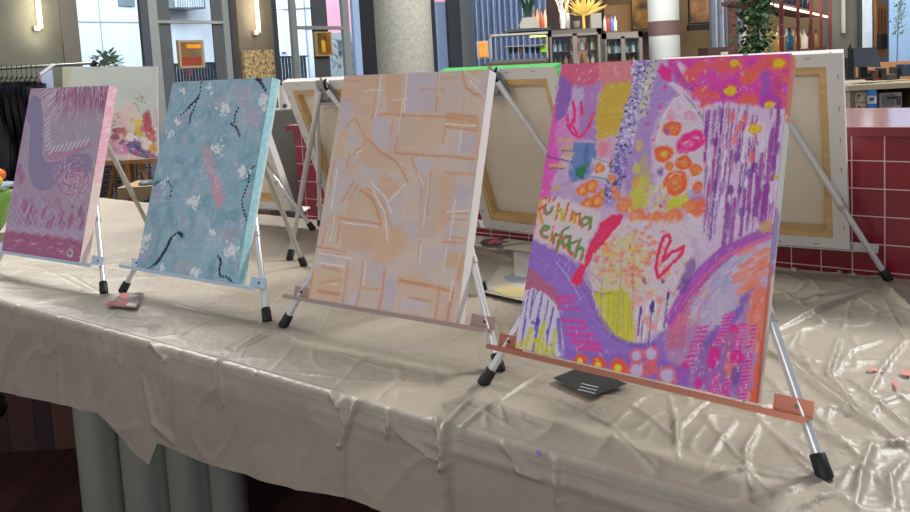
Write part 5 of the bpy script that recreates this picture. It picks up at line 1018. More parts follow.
# glass case with cups
G0 = yb('glass_case', mat('case_base', '#6f7072', .4, .6), 491, 59, 548, 62, 8.6, .4); tag(G0, 'glass display case with dark cups on the far bar', 'display case')
gm = mat('clear_case_glass', '#e8f0f2', .05, trans=1.0)
yb('case_top', mat('case_trim', '#b9b6a8', .35, .5), 490, 33, 548, 35, 8.6, .4, G0)
for x in (490.5, 546.5): yb('case_post', mat('case_trim', '#b9b6a8', .35, .5), x, 35, x+1.4, 59, 8.6, .02, G0)
yb('case_shelf', mat('case_trim', '#b9b6a8', .35, .5), 505, 45.3, 546, 46, 8.65, .3, G0); yb('case_tube', mat('case_lamp', '#e8f07a', .4, emis='#dff27a', estr=1.0), 530, 35.2, 546, 37, 8.62, .03, G0)
yb('case_side', mat('lime_strip', '#8cc83c', .4), 540, 45, 547, 52, 8.7, .05, G0)
for k, x in enumerate((509, 514, 519, 525, 531, 536, 541)):
    c = at(x+1.8, 53, 8.75); o = MB().lathe([(.016, 0), (.024, .035), (.024, .07), (.021, .07), (.02, .04)], n=14).build('cup', mat('cup_dark' if k != 2 else 'cup_orange', '#2b3138' if k != 2 else '#b8662c', .3)); o.location = (c.x, 8.75, at(x, 53.5, 8.75).z)
    tag(o, 'orange cup in the glass display case' if k == 2 else 'small dark cup in the glass display case', 'cup', 'dark cups in the glass case' if k != 2 else None)
far_bar = yb('far_bar_counter', mat('far_bar_wood', '#4a3a30', .5, noise=.1, nscale=3), 486, 62.2, 548, BOT, 8.5, .7); tag(far_bar, 'dark counter that carries the glass display case', 'counter')
r = yb('framed_picture', fr_w, 477, 41, 488.5, 58.5, 9.4, .03); tag(r, 'small orange picture hanging in front of the blue grey curtain', 'picture')
yb('picture_sheet', mat('orange_print', '#cf6a24', .6, col2='#e2a44a', nscale=9), 479.5, 42.5, 487, 57, 9.39, .012, r)
# shelf and refrigerators
sh = yb('plank_shelf', mat('shelf_dark', '#2f3a44', .5), 508, 28.5, 551, 31, 8.6, .45); tag(sh, 'dark shelf above the glass case carrying the grey plant pot', 'shelf')
pot = empty('potted_plant', (at(528.5, 28, 8.8).x, 8.8, at(528.5, 28.4, 8.8).z), 'dark green plant in a grey angular pot above the glass case', 'plant')
k_ = 8.8/780.7
MB().prism([(-8.5*k_, 0), (8*k_, 0), (9.5*k_, 6*k_), (7.5*k_, 10.5*k_), (-5.5*k_, 10.5*k_), (-9.5*k_, 3*k_)], -.08, .08).build('pot', mat('grey_pot', '#8b8a84', .7), pot)
m = MB()
for k in range(60): a = random.uniform(0, 2*pi); m.leaf((.02*cos(a), .02*sin(a), 10*k_), (cos(a)*.35, sin(a)*.35, 1), random.uniform(.18, .34), .022)
m.build('leaves', mat('leaf_dark', '#1f4a34', .5), pot)
sil = mat('fridge_metal', '#98948e', .35, .6); sild = mat('fridge_dark', '#6a6662', .4, .5); inn = mat('fridge_inside', '#2e3032', .5)
bott_m = [mat('bottle_%d' % i, c, .3) for i, c in enumerate(('#c9bfae', '#7a3a2a', '#dfe3e2', '#3f5040', '#b98a4a', '#a8b4b8', '#5c2a22', '#d8cf9a'))]
def fridge(x0, y0, x1, Y, label, body, light):
    a, b, z0, z1 = ybox(x0, y0, x1, BOT, Y, 0); w = b-a; h = z1-z0; d = .6
    r = empty('bottle_refrigerator', ((a+b)/2, Y, FLOOR), label, 'refrigerator')
    m = MB(); m.bb(-w/2, w/2, d-.03, d, 0, h); m.bb(-w/2, -w/2+.05, .03, d, 0, h); m.bb(w/2-.05, w/2, .03, d, 0, h); m.bb(-w/2, w/2, .03, d, h-.07, h); m.bb(-w/2, w/2, .03, d, 0, .35)
    m.build('cabinet', body, r); MB().bb(-w/2+.05, w/2-.05, d-.04, d-.03, .35, h-.07).build('back_panel', inn, r)
    for q in range(2):
        xa = -w/2+.02+q*(w/2-.02); xb = xa+w/2-.02; m = MB(); f_ = .025
        m.bb(xa, xa+f_, 0, .03, .36, h-.05); m.bb(xb-f_, xb, 0, .03, .36, h-.05); m.bb(xa, xb, 0, .03, h-.05-f_, h-.05); m.bb(xa, xb, 0, .03, .36, .36+f_)
        dr = m.build('door', sil, r); MB().bb(xa+f_, xb-f_, .010, .014, .385, h-.05-f_).build('door_glass', glass, dr)
    for zz in (h-.24, h-.42, h-.62):
        MB().bb(-w/2+.05, w/2-.05, .06, d-.04, zz-.008, zz).build('shelf', mat('shelf_chrome', '#8f9496', .3, .8), r)
        for k in range(8):
            x = -w/2+.09+k*(w-.18)/7
            o = MB().lathe([(.022, 0), (.024, .01), (.024, .07), (.010, .095), (.009, .125), (.011, .125), (.011, .132)], n=12).build('bottle', random.choice(bott_m)); o.location = (r.location.x+x, Y+.12, FLOOR+zz)
            tag(o, 'small bottle standing inside the '+('left' if light else 'right')+' bottle refrigerator', 'bottle', 'bottles in the '+('left' if light else 'right')+' refrigerator')
    if light: MB().bb(.03, w/2-.07, d-.05, d-.045, h-.5, h-.09).build('lit_panel', mat('warm_lit_panel', '#d9a07a', .5, emis='#e0a078', estr=.45), r)
    return r
fridge(549, 29, 603, 8.9, 'left of two bottle refrigerators, dark metal with white branches standing on it', sild, True)
fridge(604, 32, 644, 9.3, 'right of two bottle refrigerators, silver framed glass doors', sil, False)
def onY(x, y, Y): P = at(x, y, Y); return Vector((P.x, Y, P.z))
# objects on the refrigerators
def branchy(x, Y, yb_, h, spread, m, label, name, n_=9, potm=None, potw=.03, poth=.12, th_=.006, cat='dried branches'):
    B0 = onY(x, yb_, Y); r = empty(name, B0, label, cat); mb = MB()
    if potm: MB().lathe([(potw*.8, 0), (potw, poth*.5), (potw*.8, poth), (potw*.7, poth)], n=18).build('vase', potm, r)
    for k in range(n_):
        a = 2*pi*k/n_+random.random(); s_ = spread*random.uniform(.4, 1); p = Vector((0, 0, poth*.6 if potm else 0)); pts = [p]
        for q in range(5): p = p+Vector((s_*cos(a)/5, s_*.4*sin(a)/5, h/5))+Vector((random.uniform(-.02, .02), 0, 0)); pts.append(p)
        mb.tube(pts, [th_, th_*.9, th_*.8, th_*.7, th_*.6, th_*.4], 6)
        for q in (2, 3, 4): e = pts[q]+Vector((random.uniform(-.07, .07), 0, random.uniform(.03, .09))); mb.tube([pts[q], e], [th_*.6, th_*.35], 5)
    mb.build('branches', m, r); return r
br_top = 28.5
branchy(563, 9.05, br_top, .42, .16, mat('white_branch', '#d8d6cf', .6), 'white branching coral shape on the left refrigerator', 'white_branches', 9, mat('white_vase', '#c3c2bd', .4), .035, .2, .007)
branchy(568, 9.3, br_top, .40, .10, mat('yellow_branch', '#d6bb5a', .6), 'yellowish dried stems between the white branches and the golden palm', 'dried_stems', 5, mat('clear_vase', '#b8bdbb', .2), .03, .18, .006)
gp = empty('golden_palm', onY(584, br_top, 9.1), 'golden dried palm fan on the left refrigerator', 'dried palm'); m = MB()
m.tube([(0, 0, 0), (0, 0, .17)], [.02, .014], 10)
for k in range(46):
    a = random.uniform(-1.35, 1.35); m.leaf((0, 0, .14), (sin(a), random.uniform(-.3, .3), cos(a)*.8+.1), random.uniform(.16, .32), .03, up=Vector((0, -1, 0)))
m.build('fronds', mat('gold_leaf', '#c2a04c', .5, noise=.15, nscale=9), gp)
def simple(name, prof, x, y, Y, m, label, cat, group=None):
    o = MB().lathe(prof, n=20).build(name, m); o.location = onY(x, y, Y); return tag(o, label, cat, group)
simple('flower_pot', [(.035, 0), (.045, .085), (.04, .085)], 577, br_top, 9.0, mat('dark_pot', '#4b4745', .6), 'small dark pot on the left refrigerator', 'pot')
o = yb('concrete_block_vase', mat('block_grey', '#83837c', .7, noise=.06, nscale=8), 591, 13, 601.5, 28.3, 9.05, .12); tag(o, 'grey square vase right of the golden palm', 'vase')
for k, (x, h, c) in enumerate(((534, .20, '#b6663c'), (538, .24, '#c98b62'), (542, .22, '#a05236'), (545.5, .23, '#d0a684'))):
    simple('decorated_bottle', [(.017, 0), (.02, .01), (.02, h*.55), (.009, h*.75), (.008, h), (.011, h)], x, br_top, 8.75, mat('deco%d' % k, c, .4, noise=.3, nscale=30), ['reddish bottle beside the grey pot, first of the row', 'copper bottle, second from the grey pot', 'dark red bottle, third from the grey pot', 'pale bottle next to the left refrigerator'][k], 'bottle', 'bottles beside the grey pot')
for k, (x, c) in enumerate(((605, '#c9c1ba'), (608.5, '#b04030'), (612, '#5a7fc0'), (615.5, '#d6d4d0'))):
    simple('spirit_bottle', [(.016, 0), (.019, .01), (.019, .12), (.008, .15), (.008, .19), (.010, .19)], x, 31, 9.4, mat('spirit%d' % k, c, .3), ['grey labelled', 'red labelled', 'blue labelled', 'white labelled'][k]+' bottle on the right refrigerator', 'bottle', 'bottles on the right refrigerator')
# back wall panels and pictures
o = yb('wood_panel', mat('wood_panel_tan', '#8b693f', .6, noise=.08, nscale=4, stretch=(4, 1, .5)), 606, 5, 632, BOT, 12.6, .05); tag(o, 'plain tan wooden panel on the back wall left of the dark painting', 'panel')
o = yb('dark_shelf_back', dk, 545, TOP, 606, 31, 12.8, .1); tag(o, 'dark brown panel on the wall behind the golden palm', 'panel')
def ypic(x0, y0, x1, y1, Y, fm, pm, label, fw=1.2):
    r = yb('large_painting', fm, x0, y0, x1, y1, Y, .05); tag(r, label, 'painting'); yb('picture_sheet', pm, x0+fw, y0+fw, x1-fw, y1-fw*1.5, Y-.005, .01, r); return r
ypic(632, -12, 657, 29, 12.4, mat('black_frame', '#191412', .4), mat('dark_gold_paint', '#0f0a08', .4, col2='#b8842e', nscale=4.0), 'dark painting with golden shapes left of the pale column', .4)
ypic(689, -14, 714, 24, 12.4, mat('black_frame', '#191412', .4), mat('dark_figure_paint', '#15100e', .4, col2='#c8905a', nscale=3.2), 'dark painting with a pale figure right of the pale column')
o = yb('frame_ledge', mat('black_frame', '#191412', .4), 689, 24.5, 712, 30, 12.3, .12); tag(o, 'black ledge under the dark painting with the pale figure', 'ledge')
yst('wall_niche', mat('niche_dark_red', '#3d1c1a', .7), 643, 32, 652, BOT, 12.9, .1)
o = yb('sill_cabinet', mat('sill_brown', '#3b2a26', .5), 709, 47, 741, BOT, 9.6, .4); tag(o, 'low dark brown cabinet under the grey curtain', 'cabinet'); yb('label_plate', mat('plate_pale', '#a8a6a0', .5), 721, 51.8, 732, 54.5, 9.59, .01, o)
o = yb('brown_post', mat('post_brown', '#4f2f2b', .5, noise=.1, nscale=4), 732, TOP, 738, BOT, 8.6, .12); tag(o, 'slim dark brown post before the grey curtain', 'post')
yb('bracket', mat('bracket_tan', '#8a6a4a', .5), 737, 4, 745, 7.5, 8.6, .1, o)
# leafy plant
P = onY(758, 60, 5.9); root = empty('leafy_tree', (P.x, 5.9, FLOOR), 'tall dark green leafy plant between the brown post and the bottle shelves', 'plant'); m = MB(); m2 = MB()
for k in range(2600):
    x = random.gauss(-.03, .075); z = random.uniform(.75, 2.9); y = random.gauss(0, .12); a = random.uniform(0, 2*pi)
    if abs(x) > .15: continue
    (m if random.random() < .9 else m2).leaf((x, y, z), (cos(a), sin(a), random.uniform(-.9, .3)), random.uniform(.05, .09), .035)
m.build('foliage', mat('leaf_deep', '#2f5a3c', .45, noise=.35, nscale=9), root); m2.build('light_foliage', mat('leaf_olive', '#7d8a4c', .5, noise=.3, nscale=9), root)
MB().tube([(0, 0, 0), (.02, 0, 1.0), (-.02, 0, 1.9), (.03, 0, 2.7)], [.03, .025, .018, .008], 10).build('trunk', mat('bark', '#5d4a37', .8), root)
# receding bottle shelves behind dark red posts
def shelfY(px): return 1/(1/6-(1/6-1/9.6)*(px-775)/53)
posts = (781.5, 798, 811, 821, 830); redp = mat('dark_red_post', '#6a2b29', .45, noise=.08, nscale=5)
su = empty('bottle_shelf_unit', (onY(781, 60, shelfY(781)).x, shelfY(781), FLOOR), 'bottle shelves behind a row of dark red posts with a lit edge', 'shelf unit')
L0 = su.location
ua = onY(781.5, 20, shelfY(781.5)); ub = onY(830, 20, shelfY(830)); ud = (Vector((ub.x, ub.y, 0))-Vector((ua.x, ua.y, 0))); ul = ud.length; ud.normalize(); ang = atan2(ud.y, ud.x); un = Vector((-ud.y, ud.x, 0))
for px in posts:
    Y = shelfY(px); P = onY(px, 20, Y)-L0; w = 4.8/780.7*Y if px < 785 else 4.2/780.7*Y*.85
    MB().box((P.x, 0+P.y, (TOPZ-FLOOR)/2), (w*.8, w*.8, TOPZ-FLOOR), Matrix.Rotation(ang, 3, 'Z')).build('post', redp, su)
zS = at(775, 4, shelfY(775)).z; zL = at(790, 49.5, shelfY(790)).z
for nm, z in (('shelf_board', zS+.035), ('shelf_board', zL-.03)):
    c = ua+ud*ul*.5+un*.24-L0; MB().box((c.x, c.y, z-FLOOR), (ul+.5, .34, .03), Matrix.Rotation(ang, 3, 'Z')).build(nm, mat('shelf_wood', '#6b4a38', .5), su)
c = ua+ud*ul*.5+un*.05-L0
MB().box((c.x, c.y, zS+.008-FLOOR), (ul+.4, .02, .016), Matrix.Rotation(ang, 3, 'Z')).build('light_strip', mat('shelf_glow', '#ffe8d0', .4, emis='#ffdcb8', estr=3), su)
bc = ['#e6ddc8', '#c9a25c', '#f0ece0', '#b9822e', '#d9d4cc', '#2d5f78', '#e2c48a', '#9c6a32', '#dfe4e0', '#efe6d2', '#c8b48c', '#5a2e24', '#f2efe8', '#b07a3a']
names = ['cream', 'amber', 'white', 'golden', 'pale grey', 'blue', 'straw coloured', 'brown', 'frosted', 'ivory', 'sand coloured', 'dark red', 'milky', 'copper']
for k in range(14):
    t = (k+.6)/14; P = ua+ud*ul*t*1.02+un*(.16 if k % 2 else .30); h = random.uniform(.20, .30); rr_ = random.uniform(.032, .045)
    o = MB().lathe([(rr_*.9, 0), (rr_, .015), (rr_, h*.58), (rr_*.38, h*.75), (rr_*.34, h*.97), (rr_*.45, h*.97), (rr_*.45, h)], n=18).build('liquor_bottle', mat('liq%d' % k, bc[k], .25)); o.location = (P.x, P.y, zL-.015)
    tag(o, '%s bottle on the lower lit shelf, %s of the row' % (names[k], ['nearest end', 'second', 'third', 'fourth', 'fifth', 'sixth', 'seventh', 'eighth', 'ninth', 'tenth', 'eleventh', 'twelfth', 'thirteenth', 'far end'][k]), 'bottle', 'bottles on the lower lit shelf')
for k in range(9):
    t = (k+.5)/9; P = ua+ud*ul*t+un*.22; h = .3
    o = MB().lathe([(.034, 0), (.038, .015), (.038, h*.58), (.014, h*.75), (.013, h)], n=16).build('dark_bottle', mat('dark_glass_bottle', '#1c2228', .15)); o.location = (P.x, P.y, zS+.05)
    tag(o, 'dark bottle on the upper shelf above the light strip', 'bottle', 'dark bottles on the upper shelf')

# right-hand wall and windows beyond the bar
yst('wall_right', mat('green_grey_wall', '#6d7166', .8, noise=.08, nscale=2), 831, TOP, 860, BOT, 10.5, .3); yst('trim_18', mat('green_frame', '#3b433c', .6), 859, TOP, 862.5, BOT, 10.3, .04)
yst('window_5', glass, 862, TOP, 876, BOT, 10.4, .01); yst('window_6', glass, 888, TOP, 990, BOT, 10.4, .01); yst('trim_19', frm_d, 874, TOP, 889, BOT, 10.35, .04); yst('trim_20', mat('dark_red_sill', '#4a2624', .5), 862, 60, 990, BOT, 10.2, .04)
o = yb('tube_lamp', mat('unlit_tube', '#c6c8bf', .4), 843, TOP, 845.3, 33, 10.4, .05); tag(o, 'unlit pale tube lamp on the grey green wall at the right', 'lamp')
o = yb('white_building', mat('white_brick', '#e6e2e0', .8, noise=.10, nscale=5), 850, TOP, 882, BOT, 15, .3); tag(o, 'white brick wall seen through the narrow window at the right', 'building')
o = yb('pale_building', mat('pale_blue_render', '#b4cbe6', .8, noise=.03, nscale=.7), 882, TOP, 1010, BOT, 15.5, .3); tag(o, 'pale blue facade behind the rightmost window', 'building')
cl = empty('climbing_plant', onY(899, 60, 13.5), 'sparse climbing plant against the pale blue facade', 'plant'); m = MB(); k_ = 13.5/780.7
for k in range(240):
    t = random.random(); z = (60-random.uniform(0, 36))*k_; x = (random.gauss(0, 3.2)+ (1 if z > 45*k_ else -2+3*(z/k_-24)/20))*k_; a = random.uniform(0, 6.28)
    m.leaf((x, 0, z), (cos(a), -.3, sin(a)), .05, .035)
m.build('foliage', mat('leaf_greyed', '#93a79a', .6, noise=.2, nscale=8), cl); MB().tube([(-.05, 0, -.6), (-.02, 0, .5), (.02, 0, 1.0)], [.01, .008, .005], 6).build('stem', mat('bark', '#5d4a37', .8), cl)
wd = mat('carved_wood', '#8a6238', .5, noise=.15, nscale=6, stretch=(5, 1, .5))
r = empty('wooden_sculpture', onY(882, 57, 7.2), 'tall carved wooden board with cut corner beside the rightmost window', 'wood carving'); k_ = 7.2/780.7
MB().prism([(-4.5*k_, 0), (4.5*k_, 0), (6*k_, 50*k_), (2*k_, 52*k_), (-.5*k_, 55*k_), (-1*k_, 72*k_), (-5.5*k_, 60*k_)], 0, .05).build('board', wd, r)
for x in (-3, 0, 3): MB().bb(x*k_-.003, x*k_+.003, -.006, 0, 8*k_, 48*k_).build('groove', mat('groove_dark', '#5c3d20', .6), r)
o = yb('speaker_box', black_m, 881.5, 34, 887.5, 49, 6.9, .08); tag(o, 'small dark box fixed to the carved wooden board', 'box')
# back-bar unit with drawers, printer and clutter
YB = 4.5; beige = mat('beige_cabinet', '#8f8871', .6, noise=.05, nscale=5)
a, b, z0, z1 = ybox(850, 83, 940, BOT, YB, 0); H_ = z1-FLOOR; w = b-a
cab = empty('back_bar_cabinet', ((a+b)/2, YB, FLOOR), 'beige back bar cabinet with drawer and open niche behind the tiled bar', 'cabinet')
kx = YB/780.7
m = MB(); m.bb(-w/2-.02, w/2, -.02, .6, H_-.03, H_+.0); m.build('worktop', mat('worktop_beige', '#a29a80', .45), cab)
m = MB(); m.bb(-w/2, -w/2+17*kx, 0, .6, 0, H_-.03); m.bb(-w/2+17*kx, w/2, .5, .6, 0, H_-.03); m.bb(w/2-.03, w/2, 0, .6, 0, H_-.03); m.bb(-w/2, w/2, 0, .6, 0, H_-.03-27*kx); m.build('body', beige, cab)
for z0_, z1_ in ((2, 12), (13, 26)):
    dz = MB().bb(-w/2+5*kx, -w/2+16*kx, -.014, 0, H_-.03-z1_*kx, H_-.03-z0_*kx).build('drawer', mat('beige_front', '#9b947c', .5), cab); MB().ball((-w/2+7.5*kx, -.02, H_-.03-(z0_+3)*kx), .007).build('knob', black_m, dz)
fz = FLOOR+H_-.03-27*kx
o = yb('label_printer', mat('printer_white', '#bfc0ba', .5), 880, 92.5, 902.5, 108.3, YB+.05, .3, bevel=.008); tag(o, 'small pale grey microwave-like machine in the niche behind the tiled bar', 'machine')
yb('door_panel', mat('printer_grey', '#85877f', .5), 882, 94.5, 895, 106, YB+.045, .01, o); yb('display', mat('display_dark', '#3a4348', .3), 888, 96.5, 896.5, 99, YB+.038, .01, o); yb('button_row', mat('button_grey', '#5f625e', .5), 897.5, 96, 901, 105, YB+.04, .01, o)
o = yb('carton', mat('carton_white', '#d2d8dc', .5), 867.8, 90.5, 876.5, 108.8, YB-.02, .08); tag(o, 'blue and white carton standing left of the grey machine', 'carton')
yb('blue_band', mat('carton_blue', '#2a6fb0', .5), 867.7, 90.4, 876.6, 95.5, YB-.022, .02, o); yb('blue_band', mat('carton_blue', '#2a6fb0', .5), 867.7, 103.5, 876.6, 108.7, YB-.022, .02, o); yb('dark_print', mat('carton_ink', '#3d4a58', .5), 869.5, 97.5, 874.5, 100.5, YB-.023, .01, o)
o = yb('splashback', mat('orange_splashback', '#c08a58', .5, noise=.10, nscale=4), 858, 60, 990, BOT, YB+.64, .03); tag(o, 'warm orange splashback above the beige cabinet', 'panel')
# screen seen from behind
r = empty('monitor', onY(866, 79, YB+.1), 'dark grey monitor seen from behind on the beige cabinet', 'monitor'); k_ = (YB+.1)/780.7
MB().prism([(-15*k_, 13*k_), (15*k_, 11*k_), (10.5*k_, 31*k_), (-15*k_, 31.5*k_)], 0, .025).build('screen_back', mat('monitor_grey', '#454d58', .45), r); MB().bb(-.02, .02, .02, .05, 0, 16*k_).build('stand', black_m, r); MB().bb(-.07, .07, -.02, .09, 0, .008).build('foot', black_m, r)
o = yb('pen_holder', black_m, 848, 58, 854, 79, YB+.0, .06); tag(o, 'black holder with upright pens left of the monitor', 'holder')
for x, y in ((848.5, 47), (850.5, 44), (852.5, 49)): yb('pen', black_m, x, y, x+.9, 60, YB+.03, .01, o)
clut = (('stapler', 866, 72, 872, 79.5, '#3a2a26'), ('coffee_pad_box', 873, 70, 879, 79.5, '#54382e'), ('dark_cup', 882, 68, 887, 79.5, '#2e2a2c'), ('small_tray', 887, 74, 897, 80, '#4a3c38'), ('bottle_opener', 896, 67, 900, 79.5, '#2b2d33'), ('dark_blue_box', 903, 64, 918, 76, '#2f3d52'), ('red_card', 872, 78, 884, 80.5, '#8a3a32'))
for nm, x0, y0, x1, y1, c in clut:
    o = yb(nm, mat('clut'+nm, c, .5, noise=.2, nscale=30), x0, y0, x1, y1, YB+.12+random.uniform(0, .1), .08, bevel=.004); tag(o, '%s among the small things on the beige cabinet' % {'stapler': 'brown low gadget nearest the monitor', 'coffee_pad_box': 'dark brown small box', 'dark_cup': 'tall dark cup', 'small_tray': 'flat brown tray', 'bottle_opener': 'slim black upright tool', 'dark_blue_box': 'dark blue box at the right edge', 'red_card': 'reddish flat card'}[nm], 'small item')

# left background: clothes rail, flower painting on a studio easel, fruit and bowl
YR = 6.4; pa = at(-30, 70.5, YR); pb = at(92, 63, YR+.1)
rail = empty('clothes_rail', (pa.x, YR, FLOOR), 'metal clothes rail with dark garments behind the pink painting', 'clothes rail')
rm = mat('rail_metal', '#8d9188', .35, .8)
MB().tube([(0, 0, pa.z-FLOOR), (pb.x-pa.x, .1, pb.z-FLOOR)], .013, 12).build('rail_bar', rm, rail)
MB().tube([(pb.x-pa.x, .1, pb.z-FLOOR-.03), (pb.x-pa.x+.03, .1, pb.z-FLOOR+.01)], .024, 12).build('end_cap', black_m, rail)
xl = at(5, 120, YR).x-pa.x
for dx in (0.0, ): MB().tube([(at(2, 100, YR).x-pa.x, 0, pa.z-FLOOR-.01), (at(16, 200, YR).x-pa.x, -.1, 0)], .012, 10).build('upright', rm, rail)
cols_ = ['#15161c', '#1b1a22', '#20202b', '#18181d', '#2a2534', '#141519', '#1d1b25', '#231f2c', '#16161b', '#1a1b21']
for k in range(10):
    px = -8+k*4.9; P = at(px, 70, YR); z0 = P.z; L = random.uniform(.75, .95) if k < 7 else .35; g = empty('hanging_garment', (P.x, YR, z0), 'dark garment on the clothes rail, '+['first', 'second', 'third', 'fourth', 'fifth', 'sixth', 'seventh', 'eighth', 'ninth', 'tenth'][k]+' from the left', 'garment', group='dark garments on the rail')
    MB().tube([(0, 0, .02), (.006, 0, .035), (.0, 0, .045), (-.0, 0, .0), (0, 0, -.05)], .0025, 6).tube([(-.005, -.19, -.10), (0, 0, -.05), (.005, .19, -.10)], .006, 8).build('hanger', mat('hanger_dark', '#2a2b30', .5), g)
    vs = []; N = 14
    for i in range(N+1):
        v = i/N; yy = .19+.03*v; zz = -.09-L*v
        for j in range(13):
            u = j/12*2-1; vs.append((.022*cos(u*5+k)+.012*sin(v*7+u*9), u*yy, zz-.05*abs(u)*(1-v)))
    n0 = len(vs); vs += [(x+.014, y, z) for x, y, z in vs]
    fs = [(i*13+j, i*13+j+1, (i+1)*13+j+1, (i+1)*13+j) for i in range(N) for j in range(12)]; fs += [tuple(n0+q for q in f[::-1]) for f in fs]
    MB().add(vs, fs, True).build('cloth', mat('garment%d' % k, cols_[k], .8, noise=.3, nscale=10), g)
    g.rotation_euler.z = .66+random.uniform(-.03, .03)
P = at(46, 70, YR); g = empty('hanging_garment', (P.x, YR, P.z), 'pale blue and pink piece on a white hanger at the right end of the rail', 'garment')
MB().prism([(-.05, -.02), (.06, .05), (.07, .03), (-.04, -.045)], -.01, .01).build('hanger', mat('white_hanger', '#d5d8dc', .4), g); MB().prism([(-.045, -.05), (.05, .01), (.045, -.28), (-.045, -.28)], -.008, .008).build('cloth', mat('pale_blue_cloth', '#a9b4cc', .7), g); MB().prism([(-.065, -.06), (-.04, -.05), (-.04, -.28), (-.065, -.28)], -.009, .009).build('pink_edge', mat('pink_cloth', '#c9779c', .7), g)
# flower painting
YF = 5.6; a, b, z0, z1 = ybox(57, 66.5, 152, 160.5, YF, 0); w = b-a; h = z1-z0
Mf = Matrix.Translation(((a+b)/2, YF, z0)) @ Matrix.Rotation(.05, 4, 'Y') @ Matrix.Rotation(-.06, 4, 'X')
fp = empty('flower_painting', (0, 0, 0), 'large pale canvas with a purple, pink and yellow flower bouquet on a wooden studio easel', 'painting', M=Mf)
pf = Paint(w, h, [(57, 68), (148, 66), (152, 160), (57, 162)], '#c9cfc6', .0035)
pf.tint(pf.noise(30, 61), .4, .9, '#bfc8c2', .8)
pf.poly([(57, 70), (66, 70), (62, 90), (57, 96)], '#b9b57c', .6, 4)
for c, rx, ry, cc in (((112, 118), 10, 7, '#d9b9b8'), ((122, 112), 8, 10, '#ddc6be'), ((130, 124), 10, 12, '#e2cdb0'), ((114, 133), 8, 9, '#e0b8c0'), ((113, 130), 6, 3, '#a8554a'), ((119, 133), 5, 3, '#c07a50'), ((132, 130), 5, 7, '#d8b43c'), ((136, 128), 3, 4, '#c06a9c'), ((131, 122), 5, 3, '#e2c56a'), ((141, 124), 4, 12, '#a8395a'), ((138, 118), 3, 6, '#b54a4e'), ((144, 135), 5, 8, '#c2444c'), ((146, 148), 4, 8, '#d8a02c'), ((125, 146), 10, 7, '#6b4a8a'), ((131, 150), 6, 5, '#5d3f80'), ((118, 142), 6, 4, '#8a4a88'), ((116, 150), 6, 6, '#d98ab0'), ((107, 146), 6, 9, '#d9a3b8'), ((124, 137), 6, 5, '#efe3e4'), ((139, 143), 5, 6, '#e9d9d6'), ((137, 154), 8, 4, '#6b4888'), ((146, 157), 5, 3, '#8a5a9c'), ((121, 157), 10, 3, '#e2c0c8'), ((108, 136), 4, 6, '#8f3f58'), ((150, 118), 3, 9, '#d8b0a8'), ((100, 150), 9, 9, '#c98ab0'), ((85, 135), 12, 12, '#d0a8b8'), ((75, 150), 10, 9, '#a86a98')):
    pf.blob(c, rx, ry, cc, .85, .25, .5)
for k in range(50): x = random.uniform(104, 150); y = random.uniform(114, 158); pf.blob((x, y), random.uniform(.8, 2.4), random.uniform(.6, 1.8), random.choice(['#f0e4e2', '#c0669a', '#6b4a8c', '#e0bc5a', '#d88a9c', '#efd6dc', '#c06a80']), .6, .5, .5)
for a_, b_ in (((128, 98), (136, 96)), ((130, 100), (138, 102)), ((126, 102), (130, 104)), ((133, 94), (135, 99)), ((130, 106), (132, 110))): pf.line([a_, b_], 1.4, '#8f9a68', .8)
pf.grain(.04); pf.mesh('painted_face', fp, paint_mat)
MB().bb(-w/2, w/2, .0002, .02, 0, h).build('canvas_body', folded_canvas, fp)
se = empty('studio_easel', ((a+b)/2+.1, YF, FLOOR), 'wooden studio easel carrying the large flower painting', 'easel'); wdk = mat('easel_wood', '#8a6238', .6, noise=.12, nscale=6)
hz_ = z0-FLOOR
MB().bb(-.03, .03, .05, .09, 0, hz_+h-.04).build('mast', wdk, se); MB().bb(-.3, .3, -.02, .07, hz_-.035, hz_-.005).build('shelf', wdk, se)
for sx in (-1, 1): MB().tube([(sx*.3, -.03, 0), (sx*.06, .04, hz_+.1)], .018, 8).build('leg', wdk, se)
MB().tube([(0, .7, 0), (0, .1, hz_+.3)], .016, 8).build('leg', wdk, se); MB().tube([(.02, -.03, hz_-.18), (.02, -.03, hz_-.02)], [.022, .016], 10).build('knob_post', mat('easel_knob', '#7a4c28', .5), se)
# low wooden bench and dark wire chair behind
o = yb('low_bench', mat('bench_wood', '#9a8464', .6, noise=.1, nscale=5), 113, 187, 160, 198, 5.2, .35); tag(o, 'pale wooden board lying behind the teal painting', 'board')
o = simple('dark_pebble_dish', [(.03, 0), (.06, .02), (.06, .035), (.04, .05), (.01, .055)], 148, 187.5, 5.3, mat('dark_dish', '#4a5058', .5), 'small dark rounded dish on the pale wooden board', 'dish')
a, b, z0, z1 = ybox(98, 152, 153, 196, 6.4, 0); r = empty('wire_chair', ((a+b)/2, 6.4, FLOOR), 'black wire chair behind the wooden studio easel', 'chair'); m = MB()
for k in range(14): x = a-(a+b)/2+(b-a)*k/13; m.tube([(x, 0, z0-FLOOR), (x, .05, z1-FLOOR)], .006, 6)
for k in range(9): z = z0+(z1-z0)*k/8-FLOOR; m.tube([(a-(a+b)/2, 0, z), (b-(a+b)/2, 0, z)], .006, 6)
m.build('backrest', black_m, r); MB().bb(a-(a+b)/2, b-(a+b)/2, -.4, 0, z0-FLOOR-.03, z0-FLOOR).build('seat', black_m, r)
for sx in (a-(a+b)/2+.02, b-(a+b)/2-.02):
    for sy in (-.38, -.02): MB().tube([(sx, sy, 0), (sx, sy, z0-FLOOR-.03)], .01, 8).build('leg', black_m, r)
o = yb('grey_partition', mat('partition_grey', '#7f8ea0', .7), 147, 122, 157, BOT, 6.0, .04); tag(o, 'narrow blue grey board beside the flower painting', 'board')
